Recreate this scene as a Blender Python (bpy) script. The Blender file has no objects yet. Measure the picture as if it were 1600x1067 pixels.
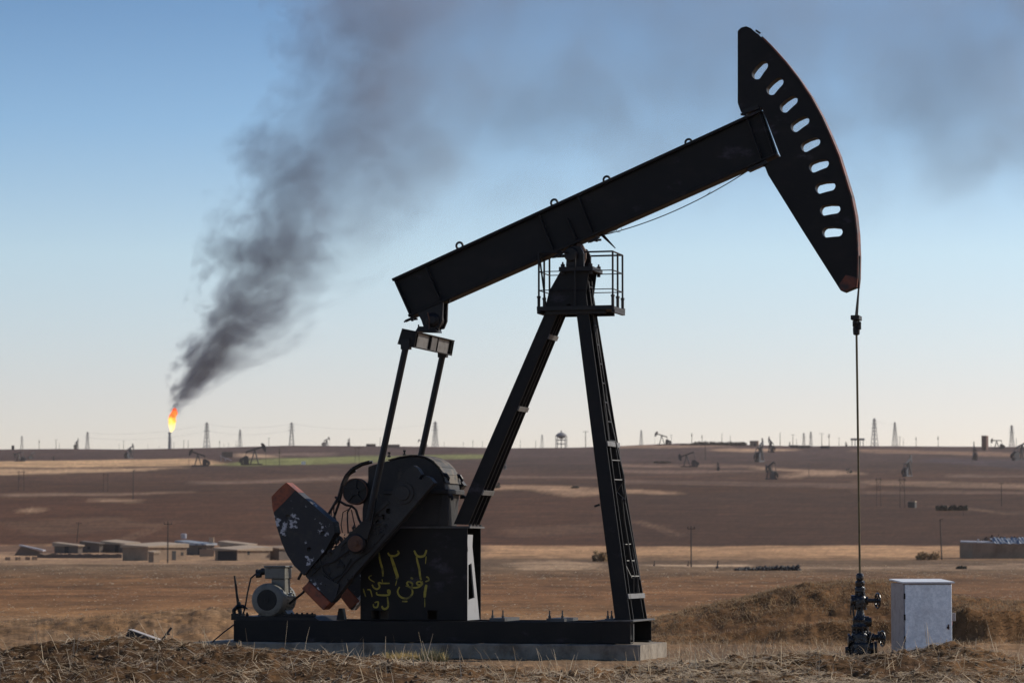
import bpy, bmesh, math, random
import numpy as np
from mathutils import Vector, Matrix
from mathutils.geometry import tessellate_polygon
random.seed(7)
R = math.radians
scene = bpy.context.scene
col = scene.collection

# ------------------------------------------------------------------ camera
F_PX = 5000.0            # focal length in photo pixels (1600 wide)
CAMZ = 1.56
EYE_ROW = 870.0          # photo row of eye level
PITCH = math.atan((EYE_ROW - 533.5) / F_PX)
cam = bpy.data.cameras.new('camera')
cam.sensor_width = 36.0
cam.lens = F_PX / 1600 * 36.0
cam.clip_start = 1.0
cam.clip_end = 20000
cam.dof.use_dof = True
cam.dof.focus_distance = 49.6
cam.dof.aperture_fstop = 4.0
cam_ob = bpy.data.objects.new('camera', cam)
cam_ob.location = (0, 0, CAMZ)
cam_ob.rotation_euler = (math.pi / 2 + PITCH, 0, 0)
col.objects.link(cam_ob)
scene.camera = cam_ob

# ------------------------------------------------------------------ sky, sun, exposure
SUN_AZ = R(25)           # from +X towards +Y
SUN_EL = R(32)
SKY_STRENGTH = 0.118
world = bpy.data.worlds.new('World')
scene.world = world
world.use_nodes = True
wn = world.node_tree
wn.nodes.clear()
sky = wn.nodes.new('ShaderNodeTexSky')
sky.sky_type = 'NISHITA'
sky.sun_disc = False
sky.sun_elevation = SUN_EL
sky.sun_rotation = math.pi / 2 - SUN_AZ
sky.altitude = 400
sky.air_density = 1.0
sky.dust_density = 0.6
sky.ozone_density = 2.0
bg = wn.nodes.new('ShaderNodeBackground')
bg.inputs['Strength'].default_value = SKY_STRENGTH
wo = wn.nodes.new('ShaderNodeOutputWorld')
# the clear air over the plain: paler and warmer low down, deeper blue higher up
wtc = wn.nodes.new('ShaderNodeTexCoord')
wsep = wn.nodes.new('ShaderNodeSeparateXYZ')
wn.links.new(wtc.outputs['Generated'], wsep.inputs[0])
wramp = wn.nodes.new('ShaderNodeValToRGB')
wmr = wn.nodes.new('ShaderNodeMapRange')
wmr.inputs['From Min'].default_value = 0.0
wmr.inputs['From Max'].default_value = 0.25
wn.links.new(wsep.outputs['Z'], wmr.inputs['Value'])
wn.links.new(wmr.outputs[0], wramp.inputs[0])
SKY_TINT = [(0.0, (1.16, 0.99, 1.11)), (0.2, (1.16, 1.0, 1.08)), (0.376, (1.12, 1.10, 1.13)), (0.536, (0.77, 0.90, 1.04)), (0.672, (0.57, 0.71, 0.87)), (1.0, (0.42, 0.55, 0.74))]
for i, (p_, c_) in enumerate(SKY_TINT):
    e_ = wramp.color_ramp.elements[i] if i < 2 else wramp.color_ramp.elements.new(p_)
    if i < 2: e_.position = p_
    e_.color = (*c_, 1)
wmul = wn.nodes.new('ShaderNodeMix'); wmul.data_type = 'RGBA'; wmul.blend_type = 'MULTIPLY'
wmul.inputs['Factor'].default_value = 1.0
wn.links.new(sky.outputs[0], wmul.inputs[6]); wn.links.new(wramp.outputs[0], wmul.inputs[7])
wn.links.new(wmul.outputs[2], bg.inputs['Color'])
wn.links.new(bg.outputs[0], wo.inputs['Surface'])

sun = bpy.data.lights.new('sun', 'SUN')
sun.energy = 4.2
sun.angle = R(0.5)
sun.color = (1.0, 0.93, 0.82)
sun_ob = bpy.data.objects.new('sun', sun)
sd = Vector((math.cos(SUN_AZ) * math.cos(SUN_EL), math.sin(SUN_AZ) * math.cos(SUN_EL), math.sin(SUN_EL)))
sun_ob.rotation_euler = sd.to_track_quat('Z', 'Y').to_euler()
sun_ob.location = sd * 60
col.objects.link(sun_ob)

scene.view_settings.view_transform = 'Standard'
scene.view_settings.look = 'None'
scene.view_settings.exposure = 0.0
scene.view_settings.gamma = 1.0
scene.cycles.volume_bounces = 1
scene.cycles.volume_step_rate = 1.0
scene.cycles.volume_max_steps = 256
scene.cycles.max_bounces = 6
scene.cycles.use_denoising = True

# ------------------------------------------------------------------ geometry of the view: photo pixel -> point
cp, sp_ = math.cos(PITCH), math.sin(PITCH)
def ray(px, py):
    a = (px - 800.0) / F_PX
    b = (533.5 - py) / F_PX
    return Vector((a, cp - b * sp_, sp_ + b * cp))
def elev(py):                       # rise per metre of depth for a photo row
    b = (533.5 - py) / F_PX
    return (sp_ + b * cp) / (cp - b * sp_)
def elev_np(py):
    b = (533.5 - py) / F_PX
    return (sp_ + b * cp) / (cp - b * sp_)
def wp(px, py, Y):                  # point at depth Y
    d = ray(px, py)
    k = Y / d.y
    return Vector((d.x * k, Y, CAMZ + d.z * k))

YAW = R(14.8)
PC, PS = math.cos(YAW), math.sin(YAW)
PUMP_O = Vector((0, 50, 0))
def P(px, py, v):                   # photo pixel -> pumpjack local point on the plane at cross distance v
    d = ray(px, py)
    o = Vector((0, 0, CAMZ)) - PUMP_O
    vh = Vector((PS, PC, 0))
    k = (v - o.dot(vh)) / d.dot(vh)
    p = o + d * k
    return Vector((p.x * PC - p.y * PS, v, p.z))

# ------------------------------------------------------------------ materials
def srgb(r, g, b):
    def f(c):
        c /= 255.0
        return c / 12.92 if c <= 0.04045 else ((c + 0.055) / 1.055) ** 2.4
    return (f(r), f(g), f(b))

def new_mat(name):
    m = bpy.data.materials.new(name)
    m.use_nodes = True
    nt = m.node_tree
    b = nt.nodes['Principled BSDF']
    return m, nt, b

def mat(name, base, rough=0.6, metal=0.0, second=None, scale=3.0, lo=0.45, hi=0.7, detail=6.0,
        third=None, scale3=9.0, lo3=0.6, hi3=0.68, bump=0.0, bscale=30.0, stretch=None, spec=0.5):
    m, nt, b = new_mat(name)
    N, L = nt.nodes, nt.links
    b.inputs['Roughness'].default_value = rough
    b.inputs['Metallic'].default_value = metal
    b.inputs['Specular IOR Level'].default_value = spec
    tc = N.new('ShaderNodeTexCoord')
    vec = tc.outputs['Object']
    if stretch:
        mp = N.new('ShaderNodeMapping')
        mp.inputs['Scale'].default_value = stretch
        L.new(vec, mp.inputs['Vector'])
        vec = mp.outputs[0]
    colr = None
    def layer(prev, c, sc, l, h, dt):
        n = N.new('ShaderNodeTexNoise')
        n.inputs['Scale'].default_value = sc
        n.inputs['Detail'].default_value = dt
        n.inputs['Roughness'].default_value = 0.65
        L.new(vec, n.inputs['Vector'])
        mr = N.new('ShaderNodeMapRange')
        mr.interpolation_type = 'SMOOTHSTEP'
        mr.inputs['From Min'].default_value = l
        mr.inputs['From Max'].default_value = h
        L.new(n.outputs['Fac'], mr.inputs['Value'])
        mx = N.new('ShaderNodeMix')
        mx.data_type = 'RGBA'
        L.new(mr.outputs[0], mx.inputs['Factor'])
        if prev is None:
            mx.inputs[6].default_value = (*base, 1)
        else:
            L.new(prev, mx.inputs[6])
        mx.inputs[7].default_value = (*c, 1)
        return mx.outputs[2]
    if second:
        colr = layer(colr, second, scale, lo, hi, detail)
    if third:
        colr = layer(colr, third, scale3, lo3, hi3, 8.0)
    if colr is None:
        b.inputs['Base Color'].default_value = (*base, 1)
    else:
        L.new(colr, b.inputs['Base Color'])
    if bump:
        n = N.new('ShaderNodeTexNoise')
        n.inputs['Scale'].default_value = bscale
        n.inputs['Detail'].default_value = 5
        L.new(vec, n.inputs['Vector'])
        bp = N.new('ShaderNodeBump')
        bp.inputs['Strength'].default_value = bump
        bp.inputs['Distance'].default_value = 0.02
        L.new(n.outputs['Fac'], bp.inputs['Height'])
        L.new(bp.outputs[0], b.inputs['Normal'])
    return m

M = {}
M['steel'] = mat('dark_painted_steel', (0.0068, 0.0062, 0.0060), 0.58, 0, (0.014, 0.0118, 0.0100), 1.6, 0.45, 0.75, spec=0.25,
                 third=(0.085, 0.074, 0.092), scale3=1.4, lo3=0.585, hi3=0.80, bump=0.15, bscale=14, stretch=(1, 1, 1.6))
M['steel_plain'] = mat('black_steel', (0.007, 0.007, 0.008), 0.5, 0, (0.018, 0.013, 0.010), 2.5, 0.5, 0.75, spec=0.3, bump=0.15, bscale=18)
M['greasy'] = mat('greasy_grey_steel', (0.011, 0.0102, 0.0095), 0.6, 0, (0.024, 0.0215, 0.018), 2.4, 0.42, 0.7,
                  third=(0.05, 0.03, 0.018), scale3=4, lo3=0.62, hi3=0.75, bump=0.4, bscale=12)
M['gearbox'] = mat('oily_dark_casting', (0.0065, 0.0058, 0.0054), 0.65, 0, (0.018, 0.0155, 0.013), 3, 0.42, 0.7, third=(0.05, 0.038, 0.026), scale3=4, lo3=0.58, hi3=0.72, bump=0.4, bscale=12)
M['weight'] = mat('flaking_black_paint', (0.009, 0.009, 0.012), 0.6, 0, (0.028, 0.025, 0.020), 5, 0.5, 0.7,
                  third=(0.42, 0.42, 0.44), scale3=4.6, lo3=0.585, hi3=0.63, bump=0.3, bscale=16)
M['orange'] = mat('weathered_orange_paint', (0.27, 0.06, 0.018), 0.55, 0, (0.10, 0.03, 0.015), 5, 0.42, 0.66, bump=0.2, bscale=14)
M['rust'] = mat('rusty_steel', (0.11, 0.045, 0.022), 0.7, 0, (0.045, 0.025, 0.018), 5, 0.4, 0.65, bump=0.3, bscale=25)
M['rustpaint'] = mat('rust_red_paint', (0.16, 0.04, 0.018), 0.65, 0, (0.03, 0.02, 0.018), 5, 0.42, 0.62, bump=0.2)
M['tie'] = mat('dull_grey_steel', (0.14, 0.135, 0.13), 0.55, 0, (0.07, 0.062, 0.052), 5, 0.45, 0.7, bump=0.1)
M['edge'] = mat('scraped_grey_steel', (0.075, 0.072, 0.068), 0.55, 0, (0.03, 0.026, 0.022), 5, 0.45, 0.7, bump=0.1)
M['pale_grey'] = mat('pale_grey_steel', (0.30, 0.30, 0.30), 0.55, 0, (0.18, 0.15, 0.12), 5, 0.55, 0.75, bump=0.1)
M['dust'] = mat('dusty_gearbox_top', (0.02, 0.018, 0.016), 0.7, 0, (0.11, 0.083, 0.052), 6, 0.42, 0.6, bump=0.4, bscale=20)
M['brass'] = mat('oiled_rod_steel', (0.10, 0.075, 0.03), 0.4, 0.4, (0.04, 0.032, 0.018), 6, 0.45, 0.7)
M['cable'] = mat('black_cable', (0.012, 0.012, 0.012), 0.6)
M['wire'] = mat('thin_grey_wire', (0.06, 0.06, 0.065), 0.5)
M['motor'] = mat('worn_cream_paint', (0.155, 0.15, 0.128), 0.5, 0, (0.085, 0.077, 0.06), 6, 0.45, 0.7,
                 third=(0.06, 0.05, 0.04), scale3=9, lo3=0.6, hi3=0.72, bump=0.15)
M['graffiti'] = mat('yellow_spray_paint', (0.36, 0.29, 0.035), 0.7, 0, (0.10, 0.085, 0.02), 9, 0.45, 0.7)
M['concrete'] = mat('rough_concrete', (0.28, 0.235, 0.18), 0.9, 0, (0.14, 0.11, 0.08), 3, 0.4, 0.7,
                    third=(0.10, 0.075, 0.05), scale3=1.6, lo3=0.56, hi3=0.75, bump=0.7, bscale=18)
M['galv'] = mat('galvanised_sheet_sky_tint', (0.80, 0.86, 0.92), 0.40, 0.5, (0.58, 0.65, 0.72), 20, 0.32, 0.68, 5,
                third=(0.36, 0.38, 0.42), scale3=1.7, lo3=0.46, hi3=0.80, bump=0.1, bscale=60)  # blue of the reflected sky is mixed into the door's base colour
M['galv_side'] = mat('sheet_side_bounce_tint', (0.36, 0.33, 0.33), 0.55, 0.2, (0.26, 0.23, 0.22), 7, 0.4, 0.7, bump=0.1)  # warm light bounced off the ground is put into the side's base colour
M['white'] = mat('white_painted_sheet', (0.78, 0.78, 0.76), 0.45, 0, (0.6, 0.58, 0.54), 6, 0.5, 0.75)
M['red'] = mat('red_plastic', (0.45, 0.05, 0.03), 0.5)
M['oil'] = mat('oily_black_iron', (0.010, 0.010, 0.011), 0.25, 0, (0.022, 0.021, 0.02), 8, 0.4, 0.7, bump=0.8, bscale=22)
M['adobe'] = mat('mud_plaster', (0.30, 0.21, 0.14), 0.95, 0, (0.21, 0.145, 0.095), 0.5, 0.4, 0.7, bump=0.4, bscale=3)
M['adobe_dark'] = mat('dark_mud_plaster', (0.15, 0.115, 0.09), 0.95, 0, (0.10, 0.08, 0.065), 0.6, 0.4, 0.7, bump=0.4, bscale=3)
M['earthroof'] = mat('straw_earth_roof', (0.40, 0.295, 0.20), 0.95, 0, (0.33, 0.25, 0.18), 0.8, 0.4, 0.7)
M['opening'] = mat('dark_doorway', (0.02, 0.02, 0.022), 0.8)
M['tarp'] = mat('blue_white_tarpaulin', (0.36, 0.37, 0.38), 0.7, 0, (0.09, 0.14, 0.20), 0.9, 0.48, 0.56, 3)
M['sheet'] = mat('grey_sheet_roof', (0.34, 0.33, 0.34), 0.6, 0.1, (0.38, 0.38, 0.42), 0.7, 0.4, 0.7)
M['wood'] = mat('weathered_pole_wood', (0.05, 0.042, 0.038), 0.85, 0, (0.08, 0.065, 0.055), 2, 0.4, 0.7)
M['lattice'] = mat('grey_lattice_steel', (0.22, 0.22, 0.23), 0.6, 0, (0.16, 0.15, 0.15), 0.3, 0.4, 0.7)
M['far_steel'] = mat('dark_far_steel', (0.025, 0.027, 0.034), 0.6, 0, (0.045, 0.04, 0.04), 0.3, 0.4, 0.7)
M['hedge'] = mat('dark_scrub_leaves', (0.035, 0.042, 0.035), 0.9, 0, (0.06, 0.062, 0.045), 0.25, 0.4, 0.65)
M['stone'] = mat('dark_heaped_stone', (0.055, 0.050, 0.046), 0.9, 0, (0.10, 0.09, 0.08), 0.8, 0.4, 0.7)
M['brick'] = mat('red_brick_far', (0.16, 0.085, 0.065), 0.9, 0, (0.12, 0.065, 0.05), 0.3, 0.4, 0.7)
M['board'] = mat('charred_board', (0.022, 0.019, 0.018), 0.7, 0, (0.05, 0.042, 0.036), 5, 0.45, 0.7, bump=0.3)
M['boardtop'] = mat('bleached_board_face', (0.42, 0.38, 0.36), 0.6, 0, (0.25, 0.22, 0.2), 6, 0.4, 0.7)
M['straw'] = mat('dry_straw', (0.74, 0.60, 0.42), 0.75, 0, (0.26, 0.185, 0.11), 1.3, 0.35, 0.65)
M['straw_dark'] = mat('brown_dry_grass', (0.38, 0.265, 0.15), 0.8, 0, (0.22, 0.145, 0.08), 0.8, 0.35, 0.65)
def leafy(m, f=.45):
    nt = m.node_tree; b = nt.nodes['Principled BSDF']
    t = nt.nodes.new('ShaderNodeBsdfTranslucent'); mx = nt.nodes.new('ShaderNodeMixShader'); mx.inputs[0].default_value = f
    src = b.inputs['Base Color'].links[0].from_socket
    nt.links.new(src, t.inputs['Color']); nt.links.new(b.outputs[0], mx.inputs[1]); nt.links.new(t.outputs[0], mx.inputs[2])
    nt.links.new(mx.outputs[0], nt.nodes['Material Output'].inputs['Surface'])
M['tuft'] = mat('pale_yellow_grass', (0.78, 0.60, 0.28), 0.8, 0, (0.55, 0.42, 0.18), 6, 0.35, 0.65)

for k_ in ('straw', 'straw_dark', 'tuft'): leafy(M[k_])

def flame_mat():
    m, nt, b = new_mat('burning_gas')
    N, L = nt.nodes, nt.links
    N.remove(b)
    tc = N.new('ShaderNodeTexCoord')
    n = N.new('ShaderNodeTexNoise')
    n.inputs['Scale'].default_value = 0.28
    n.inputs['Detail'].default_value = 4
    L.new(tc.outputs['Object'], n.inputs['Vector'])
    sx = N.new('ShaderNodeSeparateXYZ')
    L.new(tc.outputs['Object'], sx.inputs[0])
    h = N.new('ShaderNodeMapRange')
    h.inputs['From Min'].default_value = 0
    h.inputs['From Max'].default_value = 19
    L.new(sx.outputs['Z'], h.inputs['Value'])
    a = N.new('ShaderNodeMath'); a.operation = 'MULTIPLY_ADD'
    a.inputs[1].default_value = 1.0; a.inputs[2].default_value = -0.5
    L.new(n.outputs['Fac'], a.inputs[0])
    s = N.new('ShaderNodeMath'); s.operation = 'ADD'
    L.new(h.outputs[0], s.inputs[0]); L.new(a.outputs[0], s.inputs[1])
    r = N.new('ShaderNodeValToRGB')
    el = r.color_ramp.elements
    el[0].position = 0.05; el[0].color = (1.0, 0.86, 0.38, 1)
    el[1].position = 0.95; el[1].color = (0.55, 0.05, 0.01, 1)
    e = el.new(0.45); e.color = (1.0, 0.58, 0.07, 1)
    e = el.new(0.68); e.color = (0.95, 0.17, 0.02, 1)
    L.new(s.outputs[0], r.inputs[0])
    em = N.new('ShaderNodeEmission')
    em.inputs['Strength'].default_value = 1.7
    L.new(r.outputs[0], em.inputs['Color'])
    L.new(em.outputs[0], N['Material Output'].inputs['Surface'])
    return m
M['flame'] = flame_mat()

# ------------------------------------------------------------------ mesh building helpers
class MB:
    def __init__(s):
        s.v = []; s.f = []
    def add(s, verts, faces):
        o = len(s.v)
        s.v += [tuple(p) for p in verts]
        s.f += [tuple(i + o for i in f) for f in faces]
        return s
    def hexa(s, q, a, b):           # a four-sided outline swept from offset a to offset b
        a, b = Vector(a), Vector(b)
        vs = [Vector(p) + a for p in q] + [Vector(p) + b for p in q]
        return s.add(vs, [(0, 1, 2, 3), (7, 6, 5, 4), (0, 4, 5, 1), (1, 5, 6, 2), (2, 6, 7, 3), (3, 7, 4, 0)])
    def box(s, c, size, ax=None):
        c = Vector(c); hx, hy, hz = [k / 2 for k in size]
        X, Y, Z = ax if ax else (Vector((1, 0, 0)), Vector((0, 1, 0)), Vector((0, 0, 1)))
        q = [c - X * hx - Z * hz, c + X * hx - Z * hz, c + X * hx + Z * hz, c - X * hx + Z * hz]
        return s.hexa(q, Y * -hy, Y * hy)
    def prism(s, loops, v0, v1, axis='y'):      # outline (with holes) in the u-z plane, swept from v0 to v1
        loops = [[Vector((p[0], 0, p[-1])) for p in lp] for lp in loops]
        flat = [p for lp in loops for p in lp]
        n = len(flat)
        o = len(s.v)
        s.v += [(p.x, v0, p.z) for p in flat] + [(p.x, v1, p.z) for p in flat]
        if len(loops) == 1:
            s.f.append(tuple(o + i for i in range(n)))
            s.f.append(tuple(o + n + i for i in reversed(range(n))))
        else:
            tri = tessellate_polygon([[Vector((p.x, p.z, 0)) for p in lp] for lp in loops])
            for t in tri:
                s.f.append(tuple(o + i for i in t))
                s.f.append(tuple(o + n + i for i in reversed(t)))
        k = 0
        for lp in loops:
            m_ = len(lp)
            for i in range(m_):
                j = (i + 1) % m_
                s.f.append((o + k + i, o + k + j, o + n + k + j, o + n + k + i))
            k += m_
        return s
    def tube(s, pts, r, seg=8, caps=True):
        pts = [Vector(p) for p in pts]
        rs = r if isinstance(r, (list, tuple)) else [r] * len(pts)
        o = len(s.v)
        n = len(pts)
        up = None
        for i, p in enumerate(pts):
            t = (pts[min(i + 1, n - 1)] - pts[max(i - 1, 0)]).normalized()
            if up is None:
                up = Vector((0, 0, 1)) if abs(t.z) < 0.9 else Vector((0, 1, 0))
            a = t.cross(up)
            if a.length < 1e-5:
                a = t.cross(Vector((1, 0, 0)))
            a.normalize()
            b = a.cross(t).normalized()
            up = b
            for k in range(seg):
                w = 2 * math.pi * k / seg
                s.v.append(tuple(p + (a * math.cos(w) + b * math.sin(w)) * rs[i]))
        for i in range(n - 1):
            for k in range(seg):
                k2 = (k + 1) % seg
                s.f.append((o + i * seg + k, o + i * seg + k2, o + (i + 1) * seg + k2, o + (i + 1) * seg + k))
        if caps:
            s.f.append(tuple(o + k for k in reversed(range(seg))))
            s.f.append(tuple(o + (n - 1) * seg + k for k in range(seg)))
        return s
    def bar(s, a, b, w, h=None, up=(0, 0, 1)):
        a, b = Vector(a), Vector(b)
        h = h or w
        t = (b - a).normalized()
        up = Vector(up)
        if abs(t.dot(up)) > 0.98:
            up = Vector((0, 1, 0))
        x = t.cross(up).normalized()
        z = x.cross(t).normalized()
        q = [a - x * w / 2 - z * h / 2, a + x * w / 2 - z * h / 2, a + x * w / 2 + z * h / 2, a - x * w / 2 + z * h / 2]
        return s.hexa(q, (0, 0, 0), b - a)
    def lathe(s, c, axis, prof, seg=24):        # prof: list of (distance along the axis, radius)
        c, axis = Vector(c), Vector(axis).normalized()
        x = axis.cross(Vector((0, 0, 1)))
        if x.length < 1e-3:
            x = Vector((1, 0, 0))
        x.normalize()
        y = axis.cross(x)
        o = len(s.v)
        for d, r in prof:
            for k in range(seg):
                w = 2 * math.pi * k / seg
                s.v.append(tuple(c + axis * d + (x * math.cos(w) + y * math.sin(w)) * max(r, 1e-4)))
        for i in range(len(prof) - 1):
            for k in range(seg):
                k2 = (k + 1) % seg
                s.f.append((o + i * seg + k, o + i * seg + k2, o + (i + 1) * seg + k2, o + (i + 1) * seg + k))
        s.f.append(tuple(o + k for k in reversed(range(seg))))
        s.f.append(tuple(o + (len(prof) - 1) * seg + k for k in range(seg)))
        return s
    def torus(s, c, axis, R_, r, seg=24, rs=8):
        c, axis = Vector(c), Vector(axis).normalized()
        x = axis.cross(Vector((0, 0, 1)))
        if x.length < 1e-3:
            x = Vector((1, 0, 0))
        x.normalize(); y = axis.cross(x)
        o = len(s.v)
        for i in range(seg):
            a = 2 * math.pi * i / seg
            d = x * math.cos(a) + y * math.sin(a)
            for k in range(rs):
                w = 2 * math.pi * k / rs
                s.v.append(tuple(c + d * (R_ + r * math.cos(w)) + axis * r * math.sin(w)))
        for i in range(seg):
            for k in range(rs):
                i2, k2 = (i + 1) % seg, (k + 1) % rs
                s.f.append((o + i * rs + k, o + i2 * rs + k, o + i2 * rs + k2, o + i * rs + k2))
        return s
    def build(s, name, m, parent=None, smooth=False, bevel=0.0):
        me = bpy.data.meshes.new(name)
        me.from_pydata(s.v, [], s.f)
        me.materials.append(m)
        bm = bmesh.new(); bm.from_mesh(me)
        bmesh.ops.recalc_face_normals(bm, faces=bm.faces)
        bm.to_mesh(me); bm.free()
        if smooth:
            for p in me.polygons:
                p.use_smooth = True
            me.set_sharp_from_angle(angle=R(38))
        ob = bpy.data.objects.new(name, me)
        col.objects.link(ob)
        if parent:
            ob.parent = parent
        if bevel:
            b = ob.modifiers.new('bevel', 'BEVEL')
            b.width = bevel; b.segments = 1; b.limit_method = 'ANGLE'; b.angle_limit = R(40)
        return ob

def tag(o, label=None, cat=None, group=None, kind=None):
    if label: o['label'] = label
    if cat: o['category'] = cat
    if group: o['group'] = group
    if kind: o['kind'] = kind
    return o
def empty(name, loc, label, cat, rz=0.0, group=None):
    e = bpy.data.objects.new(name, None)
    e.location = loc; e.rotation_euler = (0, 0, rz)
    e.empty_display_size = 0.5
    col.objects.link(e)
    return tag(e, label, cat, group)

# ------------------------------------------------------------------ numpy noise
_rng = np.random.RandomState(11)
_lat = _rng.rand(256, 256)
def vnoise(x, y, seed=0):
    x = x + seed * 17.31; y = y + seed * 9.17
    xi = np.floor(x).astype(int); yi = np.floor(y).astype(int)
    fx = x - xi; fy = y - yi
    fx = fx * fx * (3 - 2 * fx); fy = fy * fy * (3 - 2 * fy)
    g = lambda a, b: _lat[a & 255, b & 255]
    return (g(xi, yi) * (1 - fx) + g(xi + 1, yi) * fx) * (1 - fy) + (g(xi, yi + 1) * (1 - fx) + g(xi + 1, yi + 1) * fx) * fy
def fbm(x, y, oct=4, seed=0):
    s = 0; a = 0.5; t = 0
    for o in range(oct):
        s = s + a * vnoise(x * 2 ** o, y * 2 ** o, seed + o); t += a; a *= 0.5
    return s / t
def sstep(a, b, x):
    t = np.clip((x - a) / (b - a), 0, 1)
    return t * t * (3 - 2 * t)

# ------------------------------------------------------------------ terrain: near yard with mounds, then a long slope up to the skyline
CREST = 2350.0
FAR_Y = np.array([75, 95, 130, 230, 330, 480, 620, 900, 1250, 1750, 2150, 2350.0])
FAR_R = np.array([969, 952, 931, 905, 890, 876, 855, 800, 760, 725, 705, 698.0])
HX = np.array([-600, 0, 100, 200, 300, 380, 450, 600, 700, 800, 900, 960, 1000, 1060, 1130, 1170, 1250, 1340, 1500, 1600, 2200])
HR = np.array([703, 702, 701, 702, 700, 698, 696, 697, 698, 700, 699, 697, 695, 692.5, 693, 695, 697, 696.5, 697.5, 698, 700])
FX = np.array([-600, 0, 80, 200, 330, 420, 520, 600, 700, 800, 870, 950, 1050, 1100, 1180, 1300, 1380, 1420, 1480, 1530, 1600, 2200])
FR = np.array([1015, 1020, 1012, 1006, 1008, 1016, 1027, 1035, 1043, 1056, 1064, 1053, 1045, 1036, 1032, 1026, 1022, 1015, 1007, 1012, 1030, 1030.])
BX = np.array([-600, 0, 60, 120, 200, 280, 330, 400, 450, 520, 700, 900, 960, 1010, 1050, 1100, 1150, 1200, 1260, 1330, 1400, 1450, 1500, 1560, 1600, 2200])
BR = np.array([980, 976, 973, 969, 962, 957, 955, 962, 972, 1000, 1000, 996, 985, 970, 962, 946, 935, 922, 911, 906, 908, 922, 934, 940, 942, 950.])
def far_row(Y, px):                 # photo row of the ground at depth Y on the way to the skyline
    lr = np.interp(np.log(np.maximum(Y, 75)), np.log(FAR_Y), FAR_R)
    w = sstep(900, 2300, Y)
    return lr + w * (np.interp(px, HX, HR) - 698)
def ground_z(X, Y):
    X = np.asarray(X, float); Y = np.asarray(Y, float)
    Ys = np.maximum(Y, 38.0)
    px = 800 + F_PX * X / Ys * 0.998
    zf = CAMZ + elev_np(far_row(np.minimum(Y, CREST), px)) * np.minimum(Y, CREST)
    zf = zf - np.maximum(Y - CREST, 0) * 0.06
    z = np.where(Y > 75, zf, 0.0)
    z75 = CAMZ + elev_np(969.0) * 75
    z = np.where((Y > 62) & (Y <= 75), z75 * sstep(62, 75, Y), z)
    # foreground bank
    hf = CAMZ + elev_np(np.interp(px, FX, FR)) * 41.5
    z = z + np.maximum(hf, 0) * np.exp(-((Y - 41.5) / np.where(Y < 41.5, 2.2, 1.7)) ** 2)
    hb = np.maximum(CAMZ + elev_np(np.interp(px, BX, BR)) * 60.0, 0)
    zl = hb * np.exp(-((Y - 60) / np.where(Y < 60, 2.6, 6.0)) ** 2)
    toe = 57.3 + .8 * (fbm(px * .007, px * 0 + 3.3, 2, 91) - .5)
    hr = np.maximum(CAMZ + elev_np(np.interp(px, BX, BR) + 5) * (toe + 4.2), 0)
    step_ = .20 + .30 * fbm(px * .006, px * 0 + 7.7, 2, 93)
    step_ = step_ + (.92 - step_) * sstep(1465, 1510, px)
    zr = hr * (step_ * sstep(toe, toe + .75, Y) + (1 - step_) * sstep(toe + .6, toe + 4.4, Y)) * (1 - sstep(64, 74, Y))
    wr = sstep(930, 1010, px)
    z = z + zl * (1 - wr) + zr * wr
    return z
def rough_z(X, Y):
    near = np.exp(-((Y - 41.0) / 4.0) ** 2)
    back = np.exp(-((Y - 60) / 6.0) ** 2)
    flat = ((Y > 30) & (Y < 90)) * 1.0
    d = (fbm(X * 1.1, Y * 1.1, 3, 3) - 0.5) * (0.15 * near + 0.16 * back + 0.03 * flat)
    d = d + (fbm(X * 4.2, Y * 4.2, 3, 8) - 0.5) * (0.10 * near + 0.08 * back + 0.03 * flat)
    d = d + np.clip(vnoise(X * 9, Y * 9, 21) - 0.6, 0, 1) * (0.09 * near + 0.05 * back + 0.03 * flat)
    far = sstep(90, 200, Y)
    d = d + far * (fbm(X * 0.02, Y * 0.012, 3, 5) - 0.5) * np.minimum(Y, 1500) * 0.0011 * (1 - sstep(1900, 2300, Y))
    return d
def gz(X, Y):
    return float(ground_z(X, Y) + rough_z(np.asarray(X, float), np.asarray(Y, float)))
def ground_at(px, py):              # depth at which the ground shows at a photo pixel beyond the near yard
    lo, hi = 76.0, CREST
    for _ in range(50):
        m_ = (lo + hi) / 2
        if float(far_row(np.array(m_), px)) > py: lo = m_
        else: hi = m_
    Y = (lo + hi) / 2
    X = (px - 800) / F_PX * Y / (cp - (533.5 - py) / F_PX * sp_)
    return Vector((X, Y, gz(X, Y)))

rows = np.concatenate([np.linspace(-40, 29, 14), np.arange(30, 37.5, .3), np.arange(37.6, 46, .06), np.arange(46, 56, .15),
                       np.arange(56, 68, .11), np.arange(68, 80, .3), np.geomspace(80, CREST, 260), np.linspace(CREST + 12, 2482, 10)])
cols = np.concatenate([np.linspace(-.45, -.18, 22), np.linspace(-.176, .176, 500), np.linspace(.18, .45, 22)])
TT, YY = np.meshgrid(cols, rows)
XX = TT * np.maximum(YY, 38.0)
ZZ = ground_z(XX, YY) + rough_z(XX, YY)
PX = 800 + F_PX * TT * 0.998
PY = far_row(np.minimum(YY, CREST), PX)

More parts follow.
